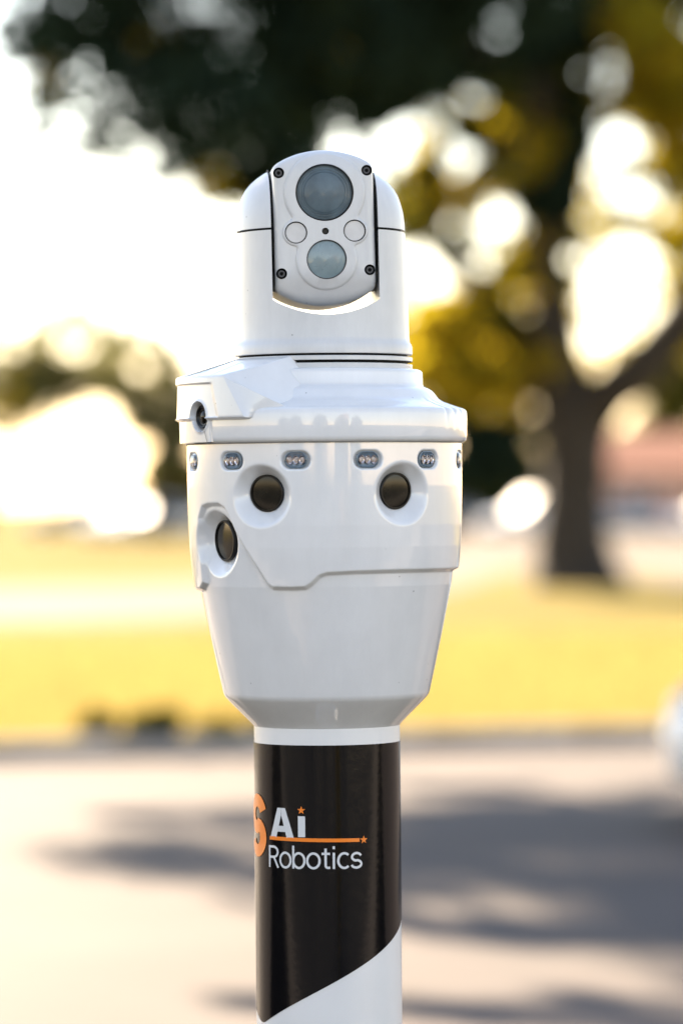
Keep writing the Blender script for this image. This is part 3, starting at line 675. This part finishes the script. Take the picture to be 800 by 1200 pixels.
# ---- housing: bucket-shaped shell with relief
LOW = ([850, 848.5, 846, 822, 816, 813.5, 811, 806, 780, 740, 685, 660, 640, 600, 560, 520],
       [85, 86.3, 88.5, 112.5, 118, 119.6, 120.6, 121.8, 127.6, 136.2, 147.3, 150.2, 152.4, 154.8, 155.8, 156])
UP = ([700, 690, 675, 655, 640, 615, 570, 521], [151.5, 153.2, 155.2, 157.4, 158.8, 160.0, 160.7, 161])
def r_low(y): return np.interp(y, LOW[0][::-1], LOW[1][::-1])
def r_up(y): return np.interp(y, UP[0][::-1], UP[1][::-1])
EDGE_PX = [(219, 690, 0), (231.5, 689, 0), (236.5, 682, 0), (237.2, 640, 0), (236.5, 606, 0), (240.5, 593, 0), (247, 590.0, 0), (259, 590.0, 0), (265, 594, 0), (270, 604, 0), (278, 624, 0), (291, 648, 0), (304, 670, 0), (312, 684, 0), (318, 689.0, 0),
           (340, 689.5, 0), (358, 689, 0), (366, 684, 0), (375, 675.5, 0), (384, 672.5, 0), (420, 671, 0), (470, 670, 0), (528, 669, 0)]
E = []
for x, y, _ in EDGE_PX:
    th, z = unproj(x, y, 156.5); E.append((th, HOR - z))
E = [(-180, E[0][1]), (-96, E[0][1])] + E + [(100, E[-1][1]), (180, E[-1][1])]
EYES = []
for rx_, ry_, lx_, ly_, rr_, lr_ in ((471.0, 579, 461.2, 575.5, 35.0, 20.6), (307.5, 580.5, 314.3, 576.8, 35.2, 20.8), (256.5, 636, 264.6, 637, 38.0, 23.2)):
    th, z = unproj(rx_, ry_, 157); EYES.append([th, z, rr_, lr_, lx_, ly_])
EYES[2][0] = -54.5
LEDS = [unproj(x, y, 160)[0] for x, y in ((272, 540), (347, 538.5), (431.5, 538), (501.5, 539.5))]
LED_A = [LEDS[0] - 30.2, *LEDS, LEDS[3] + 30]
LED_Z = unproj(347, 538.8, 160)[1]
th_f = np.arange(-112, 112.01, 0.34); th_b = np.arange(115, 246, 3.0)
TH = np.concatenate([th_f, th_b])
YY = np.concatenate([np.arange(520, 696, 1.0), np.arange(697, 806, 4.0), np.array([806, 808, 810, 811, 812, 813, 814, 815, 816, 818, 822]), np.linspace(827, 845, 6), [846, 847.5, 848.5, 850]])
T2, Y2 = np.meshgrid(TH, YY)
Tw = np.where(T2 > 180, T2 - 360, T2)
# signed distance (px) to the edge line of the upper shell
best = np.full(T2.shape, 1e9); sgn = np.zeros(T2.shape); PXD = R(1) * 156.0
for (a, ya), (b2, yb2) in zip(E[:-1], E[1:]):
    ax_, bx_ = a * PXD, b2 * PXD; px_ = Tw * PXD
    dx, dy = bx_ - ax_, yb2 - ya; LL = dx * dx + dy * dy + 1e-9
    t = np.clip(((px_ - ax_) * dx + (Y2 - ya) * dy) / LL, 0, 1)
    dist = np.hypot(px_ - (ax_ + t * dx), Y2 - (ya + t * dy))
    side = (px_ - ax_) * dy - (Y2 - ya) * dx          # >0 above the line (smaller y)
    upd = dist < best - 1e-6; best = np.where(upd, dist, best); sgn = np.where(upd, np.sign(side), sgn)
sd = best * sgn
sm = lambda t: np.clip(t, 0, 1) ** 2 * (3 - 2 * np.clip(t, 0, 1))
Mk = sm((sd + 2.6) / 5.2)
Rr = r_low(Y2) * (1 - Mk) + np.maximum(r_up(Y2), r_low(Y2) + 2.0) * Mk
Z2 = HOR - Y2
for th, z, rr_, lr_, lx_, ly_ in EYES:
    u = 157 * np.sin(R(1) * (Tw - th)); v = Z2 - z; near_ = np.abs(Tw - th) < 60
    # inner end of the cone sits a little higher: the cone looks slightly down
    rho = np.hypot(u, v); tt = np.clip((rr_ - rho) / (rr_ - lr_), 0, 1)
    rho = np.hypot(u, v - 3.0 * tt)
    t = (rr_ - rho) / (rr_ - lr_ - 1.0)
    ts = np.where(t < .16, np.clip(t + .16, 0, None) ** 2 / .64, t)          # rounded rim
    ts = np.clip(ts, 0, 1)
    base_ = float(np.interp(HOR - z, UP[0][::-1], UP[1][::-1])) if lr_ < 22 else float(r_low(HOR - z))
    # the bowl floor stays parallel to the tangent plane
    Rr = np.where(near_ & (ts > 0), Rr * (1 - ts) + (base_ - (17.5 if lr_ < 22 else 15.0)) * ts, Rr)
for th in LED_A:
    u = np.abs(160 * np.sin(R(1) * (Tw - th))); v = np.abs(Z2 - LED_Z)
    qx = np.maximum(u - 6.5, 0); q = np.hypot(qx, v)
    t = sm((11.5 - q) / 3.2)
    Rr = np.where(np.abs(Tw - th) < 30, Rr - 5.0 * t, Rr)
X_ = Rr * np.sin(R(1) * T2); Yp = Rr * np.cos(R(1) * T2)
V = np.stack([X_ * K, -Yp * K, (Z2 + HZ) * K], -1).reshape(-1, 3)
nr, nc = T2.shape
idx = np.arange(nr * nc).reshape(nr, nc); nxt = np.roll(idx, -1, axis=1)
Fq = np.stack([idx[:-1], idx[1:], nxt[1:], nxt[:-1]], -1).reshape(-1, 4)
me = bpy.data.meshes.new('housing'); me.vertices.add(len(V)); me.vertices.foreach_set('co', V.ravel())
me.loops.add(Fq.size); me.loops.foreach_set('vertex_index', Fq.ravel()); me.polygons.add(len(Fq))
me.polygons.foreach_set('loop_start', np.arange(0, Fq.size, 4)); me.polygons.foreach_set('use_smooth', np.ones(len(Fq), bool))
me.update(calc_edges=True); me.materials.append(M['gloss'])
housing = link('housing', me, root)

# ---- the dark lenses in the bowls
for th, z, rr_, lr_, lx_, ly_ in EYES:
    base = float(np.interp(HOR - z, UP[0][::-1], UP[1][::-1])) if lr_ < 22 else float(r_low(HOR - z))
    f = put(th, base - 17.5 + 1.2, z + 3.0, pitch=-3) if lr_ < 22 else put(th, base - 15 + 2.6, z + 3.0, pitch=-3, yaw=th - 6)
    mb = MB(); r = lr_
    mb.lathe([(r + 1, -6), (r + .6, 1.2), (r - .2, 1.9), (r - 1.6, 1.9), (r - 1.9, .4)], 48, 1, f)
    mb.lathe([(r - 1.8, .3), (r * .8, .6), (r * .5, 1.0), (r * .25, 1.2), (.05, 1.25)], 48, 0, f)
    mb.build('camera_lens', [M['eye'], M['lensring']], housing, scale=K, angle=40)
# ---- oval lamps under the rim
def oval(r, sx): return lambda q: (q[0] + (sx if q[0] > 0 else -sx), q[1], q[2])
for th in LED_A:
    f = put(th, 156.6, LED_Z); st_ = lambda p, f=f: f((p[0] + max(-3.8, min(3.8, p[0] * 3)), p[1], p[2]))
    mb = MB()
    mb.lathe([(9.8, -.5), (9.6, 2.6), (8.8, 2.9), (8.0, .6), (.1, .3)], 40, 0, st_)
    for dx in (-7.0, 0, 7.0):
        c_ = lambda p, f=f, dx=dx: f((p[0] + dx, p[1], p[2]))
        c2 = lambda p, c_=c_: c_((p[0], p[1] * 1.45, p[2]))
        mb.lathe([(3.5, 3.2), (3.1, 1.7), (1.9, 1.0)], 14, 1, c2); mb.lathe([(2.0, .9), (1.7, 2.2), (.05, 2.7)], 10, 2, c2)
    mb.lathe([(9.0, 2.7), (7.6, 4.0), (4.5, 4.9), (.1, 5.2)], 40, 3, st_)
    mb.build('lamp', [M['ledrim'], M['chrome'], M['ledchip'], M['clear']], housing, scale=K, angle=40)

# ---- lid
ld = [(150, 520.2), (160, 520.0), (164.2, 519.2), (166.2, 517), (166.9, 513), (167.2, 500), (167.0, 488), (166.6, 484), (165.4, 481.6), (162.5, 480.2), (150, 476.0), (140, 472.2),
      (135, 469.2), (131.5, 465.2), (128, 460.5), (124.5, 457.4), (119, 455.2), (116.6, 453.6), (115.6, 451.5), (115.4, 440), (114.8, 436.8), (113, 435.0), (108, 434.2), (102, 434.0), (60, 433.8)]
mb = MB(); n_ = 360
ANG = [R(-180 + 360 * i / n_) for i in range(n_)]
rows = []
for r, y in ld:
    row = []
    for a in ANG:
        deg = math.degrees(a); rr2 = r; z = zf(y)
        if r > 138 and y < 490 and 58 < deg < 100:                      # shallow finger grooves in the rim's shoulder
            w_ = max(0.0, math.cos(R((deg - 58) * 360 / 7.0))) ** 2
            z -= 2.2 * w_ * (1 if r > 160 else .6)
            rr2 -= .9 * w_
        if 479 < y < 518 and -66 < deg < -51.2: rr2 -= 17 * min(1, (deg + 66) / 2.0, (-51.2 - deg) / 1.6)
        row.append(L3(rr2 * math.sin(a), rr2 * math.cos(a), z))
    rows.append(row)
mb.grid(rows, wrap=True)
lid = mb.build('lid', M['gloss'], root, scale=K, angle=50)
mb = MB(); mb.lathe([(159, zf(521.0)), (162.2, zf(521.0)), (162.2, zf(519.9)), (159, zf(519.9))], 128, xf=lambda p: L3(p[0], -p[1], p[2]))
mb.build('seal_ring', M['seam'], lid, scale=K)

# ---- camera pod on the left of the lid
def sect(t, th):
    pass
rowsP = []      # (row parameter) -> full position, collapsed position, edge angle, end angle
def lerp(a, b, t): return a + (b - a) * t
specs = []
for k in range(22): specs.append(('skirt', k / 21))
for k in range(3): specs.append(('step', k / 2))
for k in range(1, 43): specs.append(('face', k / 42))
for k in range(1, 4): specs.append(('round', k / 3))
for k in range(1, 31): specs.append(('top', k / 30))
specs.append(('tuck', 1))
THS = np.concatenate([np.arange(-128, -110, 1.5), np.arange(-110, -70, .5), np.arange(-70, -26, .28), np.arange(-26, 4.1, .25)])
pod_rows = []
LTH, LZ = -57.0, unproj(230.5, 487, 173)[1]
for kind_, t in specs:
    row = []
    for th in THS:
        if kind_ == 'skirt':   fr, fz, cr, cz, e0, e1 = lerp(168.9, 169.6, t), lerp(71.5, 96, t), lerp(165.0, 165.0, t), lerp(72, 96, t), -50.5, -49.5
        elif kind_ == 'step':  fr, fz, cr, cz, e0, e1 = lerp(170.2, 174.4, t), lerp(96.8, 99.2, t), 165.0, 98, -31.0, -28.5
        elif kind_ == 'face':
            fr, fz, cr, cz = lerp(174.8, 173.2, t), lerp(99.4, 145.5, t), lerp(163, 157, t), lerp(97, 104, t)
            e0, e1 = lerp(-31.0, -41.0, t), lerp(-28.0, -11.0, t)
        elif kind_ == 'round':
            fr, fz, cr, cz = 173.2 - 3.4 * math.sin(t * 1.57) * t, 145.5 + 3.2 * math.sin(t * 1.57), lerp(157, 147, t), lerp(104, 100, t); e0, e1 = -41.0, lerp(-11.0, -9.0, t)
        elif kind_ == 'top':
            fr, fz, cr, cz = lerp(169.6, 104, t), lerp(148.8, 169.5, t), lerp(146, 98, t), lerp(100, 132, t); e0, e1 = lerp(-41, -21, t), lerp(-9, 0, t)
        else: fr, fz, cr, cz, e0, e1 = 96, 168, 95, 132, -21, 0
        w_ = 1.0 if th <= e0 else (0.0 if th >= e1 else (e1 - th) / (e1 - e0))
        if kind_ == 'face' and False: pass
        w_ = w_ if w_ in (0.0, 1.0) else (w_ ** 1.25 if kind_ in ('top', 'round') else w_)
        if th < -118: w_ *= max(0.0, (th + 126) / 8)
        r, z = cr + (fr - cr) * w_, cz + (fz - cz) * w_
        if kind_ == 'face' and w_ == 1.0:                    # sunk panel on the outer face
            m1 = sm(np.array((140.0 - z) / 2.5)) * sm(np.array((-47.0 - .10 * (140 - z) * -1 - th) / 2.5)) * sm(np.array((th + 98) / 3))
            r -= 2.2 * float(m1)
        u = 172 * math.sin(R(th - LTH)); v = z - LZ; rho = math.hypot(u, v)
        if w_ > .5 and abs(th - LTH) < 20:
            r += 1.4 * float(sm(np.array((20.5 - rho) / 3.0)))
            r -= 15 * float(sm(np.array((18.0 - rho) / 4.0)))
        row.append(L3(r * math.sin(R(th)), r * math.cos(R(th)), z))
    pod_rows.append(row)
# finer rows where the lens sits
def densify(rows_, n):
    out = []
    for a_, b_ in zip(rows_[:-1], rows_[1:]): out.append(a_)
    out.append(rows_[-1]); return out
mb = MB(); mb.grid(pod_rows)
pod = mb.build('camera_pod', M['gloss'], lid, scale=K, angle=28)
f = put(LTH, 164.3, LZ)
mb = MB()
mb.lathe([(13.6, -3), (13.4, 2.5), (12.4, 3.0), (11.0, 2.6), (9.6, .6), (8.4, .4)], 36, 0, f)
mb.lathe([(8.6, .2), (6.2, 1.8), (3, 2.8), (.1, 3.1)], 36, 1, f)
mb.build('pod_lens', [M['lensring'], M['eye']], lid, scale=K, angle=40)
mb = MB()       # thin parting line below the lens
seam_px = [(240, 502), (242, 510), (244.2, 519)]
for (xa, ya), (xb, yb_) in zip(seam_px[:-1], seam_px[1:]):
    ta, za2 = unproj(xa, ya, 169); tb, zb3 = unproj(xb, yb_, 169)
    mb.add([L3(170.0 * math.sin(R(q)), 170.0 * math.cos(R(q)), zz) for q, zz in ((ta, za2), (ta + .35, za2), (tb + .35, zb3), (tb, zb3))], [(0, 1, 2, 3)])
mb.build('parting_line', M['seam'], lid, scale=K)

# ---- turret: ring, yoke, caps and the two-lens head, turned and leaning a little
YAW, LEAN = R(4.0), R(0.75)
PIV = zf(430)
def turret(X, Y, Z):
    x, y = X * math.cos(YAW) + Y * math.sin(YAW), -X * math.sin(YAW) + Y * math.cos(YAW)
    dz = Z - PIV
    return L3(x - dz * math.sin(LEAN) - .4, y, PIV + dz * math.cos(LEAN))
TX = lambda p: turret(p[0], -p[1], p[2])
mb = MB(); mb.lathe([(60, zf(436)), (103.4, zf(436)), (104.2, zf(434)), (104.4, zf(428.6)), (103.6, zf(428.2)), (60, zf(428.0))], 128, xf=TX)
ring = mb.build('turret_ring', M['paint'], root, scale=K, angle=40)
mb = MB(); mb.lathe([(103.9, zf(425.0)), (104.4, zf(424.5)), (104.4, zf(420.4)), (103.6, zf(419.8)), (60, zf(419.6)), (60, zf(425.2))], 128, xf=TX)
mb.build('turret_spacer', M['paint'], ring, scale=K, angle=40)
mb = MB(); mb.lathe([(70, zf(429)), (98.5, zf(429)), (98.5, zf(417)), (70, zf(417))], 128, xf=TX)
mb.build('gasket', M['gasket'], ring, scale=K, angle=40)
yk = [(60, 417.2), (103.8, 417.2), (104.4, 416.4), (104.5, 412), (104.2, 407), (103.2, 404.4), (101.6, 402.4), (101.2, 398), (100.8, 370), (100.2, 340), (99.4, 300), (98.9, 274.0)]
cp = [(98.8, 271.4), (98.4, 262), (97.0, 250), (94.6, 240), (91.6, 231), (87.2, 223), (81, 215.5), (74, 209.5), (66, 204), (58, 200), (30, 192), (.5, 190)]
def turret_cutter():
    c_ = MB()     # slot between the arms: straight sides, round bottom
    prof_ = [(-61.8, 250)] + [(-61.8, zf(354.5))] + [(-61.8 + 122.6 * k / 24, zf(354.5) - 18.5 * math.sin(math.pi * k / 24) ** .8) for k in range(1, 24)] + [(61.8, zf(354.5)), (61.8, zf(150))]
    prof_[0] = (-61.8, zf(150))
    A_ = [turret(x, 140, z) for x, z in prof_]; B_ = [turret(x, -140, z) for x, z in prof_]; n = len(prof_)
    c_.add(A_ + B_, [tuple(range(n))[::-1], tuple(range(n, 2 * n))] + [(i, (i + 1) % n, n + (i + 1) % n, n + i) for i in range(n)])
    return c_
mb = MB(); mb.lathe([(r, zf(y)) for r, y in yk], 160, xf=TX, cap0=True, cap1=True)
yoke = mb.build('yoke', M['paint'], root, scale=K, angle=35); boolean(yoke, turret_cutter())
for s_ in (-1, 1):
    mb = MB(); mb.lathe([(r, zf(y)) for r, y in cp], 160, xf=TX, cap0=True, cap1=True)
    caps = mb.build('yoke_cap', M['paint'], yoke, scale=K, angle=35)
    c_ = MB(); xs_ = (-61.8, 140) if s_ < 0 else (-140, 61.8)
    c_.box(xs_[0], xs_[1], -140, 140, zf(320), zf(150), xf=lambda p: turret(*p)); boolean(caps, c_)
mb = MB(); mb.lathe([(20, zf(275)), (94.6, zf(275)), (94.6, zf(270.5)), (20, zf(270.5))], 128, xf=TX, cap0=True, cap1=True)
gk = mb.build('yoke_gasket', M['gasket'], yoke, scale=K, angle=35); boolean(gk, turret_cutter())

# head: frame with origin at photo (380.2, 265), X right, Z up, face toward +Y
FY = 78.0
HLEAN = R(1.2)
hc = zf(265.0)
def head(x, y, z):
    xx = x * math.cos(HLEAN) - z * math.sin(HLEAN); zz = x * math.sin(HLEAN) + z * math.cos(HLEAN)
    a = xx * math.cos(YAW) + y * math.sin(YAW); b_ = -xx * math.sin(YAW) + y * math.cos(YAW)
    return L3(a - 2.6 - 0.1, b_, (hc + zz) / 1.016)
def face_drop(z):
    return -(max(0, -52 - z) / 40) ** 2 * 26 - (max(0, z - 66) / 24) ** 2 * 9
def head_outline(n=160):
    w = 58.2; pts = []
    for k in range(n):
        a = 2 * math.pi * k / n; ca, sa = math.cos(a), math.sin(a)
        # polar reach of the straight sides, the top arc (centre 0,-9 r 101) and the bottom arc (centre 0,13 r 106)
        c = [w / abs(ca) if abs(ca) > 1e-6 else 1e9]
        for cz, rr2 in ((-8.6, 99.0), (9.5, 101.5)):
            b2 = -sa * cz; q = b2 * b2 - (cz * cz - rr2 * rr2)
            t = -b2 + math.sqrt(q)
            c.append(t)
        # smooth minimum rounds the corners
        p = 38.0; t = sum(x ** -p for x in c if x < 1e6) ** (-1 / p)
        pts.append((t * ca, t * sa))
    return pts
OUT = head_outline()
def inset(P, d, a=58.6, b_=90.0):
    n = len(P); out = []
    for i in range(n):
        t = Vector((P[(i + 1) % n][0] - P[i - 1][0], P[(i + 1) % n][1] - P[i - 1][1])).normalized()
        out.append((P[i][0] - t.y * d, P[i][1] + t.x * d))
    return out
def ringpts(d, y, drop=True):
    return [head(x, y + (face_drop(z) if drop else 0), z) for x, z in inset(OUT, d)]
mb = MB()
def radial(P, s): return [(x * s, z * s) for x, z in P]
rings = []
base_in = inset(OUT, 9.0)
for s_ in (.02, .2, .4, .6, .8, .92): rings.append([head(x, FY + face_drop(z), z) for x, z in radial(base_in, s_)])
for d, y in ((9, FY), (6.2, FY - .4), (4.0, FY - 1.4), (2.2, FY - 3.2), (.9, FY - 5.6), (.2, FY - 8.6), (0, FY - 12)): rings.append(ringpts(d, y))
for y in (30, 0, -30, -60): rings.append(ringpts(0, y, False))
for d, y in ((2, -70), (8, -78), (20, -82)): rings.append(ringpts(d, y, False))
mb.grid(rings, wrap=True)
n = len(OUT); mb.f.append(tuple(range(n))); mb.m.append(0); o_ = (len(rings) - 1) * n; mb.f.append(tuple(o_ + i for i in range(n))); mb.m.append(0)
hd = mb.build('camera_head', M['paint'], root, scale=K, angle=35)
# parts on the face (positions in head px)
BIG, SML = (1.0, 39.2, 33.6), (1.2, -39.2, 23.2)
DL, DR, HOLE = (-33.2, -7.0, 13.0), (34.4, -6.4, 13.0), (.6, -6.2, 4.0)
SCR = [(-51.0, 63.5), (50.6, 64.2), (-51.0, -54.5), (50.8, -52.5)]
def face_xf(cx_, cz_, dy=0.0):
    return lambda q: head(cx_ + q[0], FY + face_drop(cz_) + dy + q[2], cz_ - q[1])
for s_ in (-1, 1):       # black discs added to put shade into the gaps between head and arms
    mb = MB(); mb.lathe([(72, -1.0), (74, -.6), (74, .6), (72, 1.0)], 64, xf=lambda p, s_=s_: head(s_ * 59.9 + p[2], p[0] - 4, p[1]), cap0=True, cap1=True)
    mb.build('gap_shade_disc', M['gasket'], hd, scale=K, angle=30)
# raised bezel round the lenses: union of circles, star-shaped about the hole
circ = [(1.0, 39.2, 47.5), (1.2, -39.2, 36.0), (-32.6, -7.0, 16.5), (33.8, -6.6, 16.5)]
n = 180; rad = []
for k in range(n):
    a = 2 * math.pi * k / n; ca, sa = math.cos(a), math.sin(a); best_t = 20.0
    for cx_, cz_, rr2 in circ:
        ox, oz = 0 - cx_, -6.4 - cz_
        bq = ox * ca + oz * sa; q = bq * bq - (ox * ox + oz * oz - rr2 * rr2)
        if q > 0: best_t = max(best_t, -bq + math.sqrt(q))
    rad.append(best_t)
for _ in range(3): rad = [(rad[i - 1] + 2 * rad[i] + rad[(i + 1) % n]) / 4 for i in range(n)]
BZ = [(rad[k] * math.cos(2 * math.pi * k / n), -6.4 + rad[k] * math.sin(2 * math.pi * k / n)) for k in range(n)]
mb = MB(); rings = []
for s_ in (.03, .3, .6, .85): rings.append([head(x * s_, FY + 2.4 + face_drop(z * s_), -6.4 * (1 - s_) + z * s_) for x, z in inset(BZ, 3.4)])
for d, y in ((3.4, 2.4), (2.2, 2.2), (1.0, 1.5), (.2, .5), (0, -.6), (0, -3)): rings.append([head(x, FY + y + face_drop(z), z) for x, z in inset(BZ, d)])
mb.grid(rings, wrap=True); mb.f.append(tuple(range(n))); mb.m.append(0); o_ = (len(rings) - 1) * n; mb.f.append(tuple(o_ + i for i in range(n))); mb.m.append(0)
bez_o = mb.build('lens_bezel', M['paint'], hd, scale=K, angle=35)
def cutters(L):
    c_ = MB()
    for cx_, cz_, r, dep in L:
        c_.lathe([(r, -dep), (r, 12)], 48, xf=face_xf(cx_, cz_), cap0=True, cap1=True)
    return c_
WELLS = [(*BIG[:2], BIG[2], 5), (*SML[:2], SML[2], 5), (*DL[:2], DL[2], 3.5), (*DR[:2], DR[2], 3.5), (*HOLE[:2], HOLE[2], 6)]
boolean(bez_o, cutters(WELLS))
boolean(hd, cutters([(a, b_, r - .0, dep) for a, b_, r, dep in WELLS] + [(a, b_, 6.3, 7) for a, b_ in SCR]))
def sub(name, prof_, cx_, cz_, m, n=48, parent=None):
    mb = MB()
    for pr_, mi in prof_: mb.lathe(pr_, n, mi, face_xf(cx_, cz_))
    return mb.build(name, m, parent or hd, scale=K, angle=30)
r = BIG[2] - .3
sub('main_lens', [([(r, -4.6), (r, .6), (r - 1.2, .8), (r - 1.8, -1.6)], 1), ([(r - 1.6, -1.8), (30.6, -1.6), (30.2, -2.1), (29.6, -2.1), (29.2, -1.4), (27.4, -1.0), (27.1, -1.4), (26.6, -1.4), (26.2, -.8), (24.4, -.3), (24.1, -.7), (23.7, -.6), (23.3, -.1), (17, 1.1), (9, 2.0), (4, 2.3), (.1, 2.4)], 0)], BIG[0], BIG[1], [M['germ'], M['lensring']], 72)
r = SML[2] - .3
sub('second_lens', [([(r, -4.6), (r, .4), (r - .7, .5), (r - 1.1, -1.2)], 1), ([(r - 1.0, -1.3), (17, -.3), (9, .5), (.1, .8)], 0)], SML[0], SML[1], [M['germ2'], M['steel']], 64)
for P_ in (DL, DR):
    sub('indicator_disc', [([(13, -3.2), (11.8, -3.2), (11.8, -.6), (11.3, -.1), (.1, .1)], 0), ([(13.2, -3.1), (11.2, -3.0)], 1)], P_[0], P_[1], [M['disc'], M['gasket']], 40)
sub('sensor_hole', [([(3.9, 1.6), (3.5, 1.2), (3.0, -4), (1.6, -4), (1.4, -3), (.1, -3)], 0)], HOLE[0], HOLE[1], [M['lensring']], 24)
for a, b_ in SCR:
    mb = MB(); fx = face_xf(a, b_)
    mb.lathe([(6.2, -.2), (6.0, -6.6), (.1, -6.6)], 28, 1, fx)
    mb.lathe([(4.6, -6.5), (4.5, -3.9), (3.9, -3.3), (2.2, -3.3)], 24, 0, fx); mb.lathe([(2.2, -3.3), (2.0, -5.4), (.1, -5.4)], 6, 1, fx)
    mb.build('socket_screw', [M['steel'], M['gasket']], hd, scale=K, angle=30)
print('tris', sum(len(o.data.polygons) for o in S.objects if o.type == 'MESH') * 2)
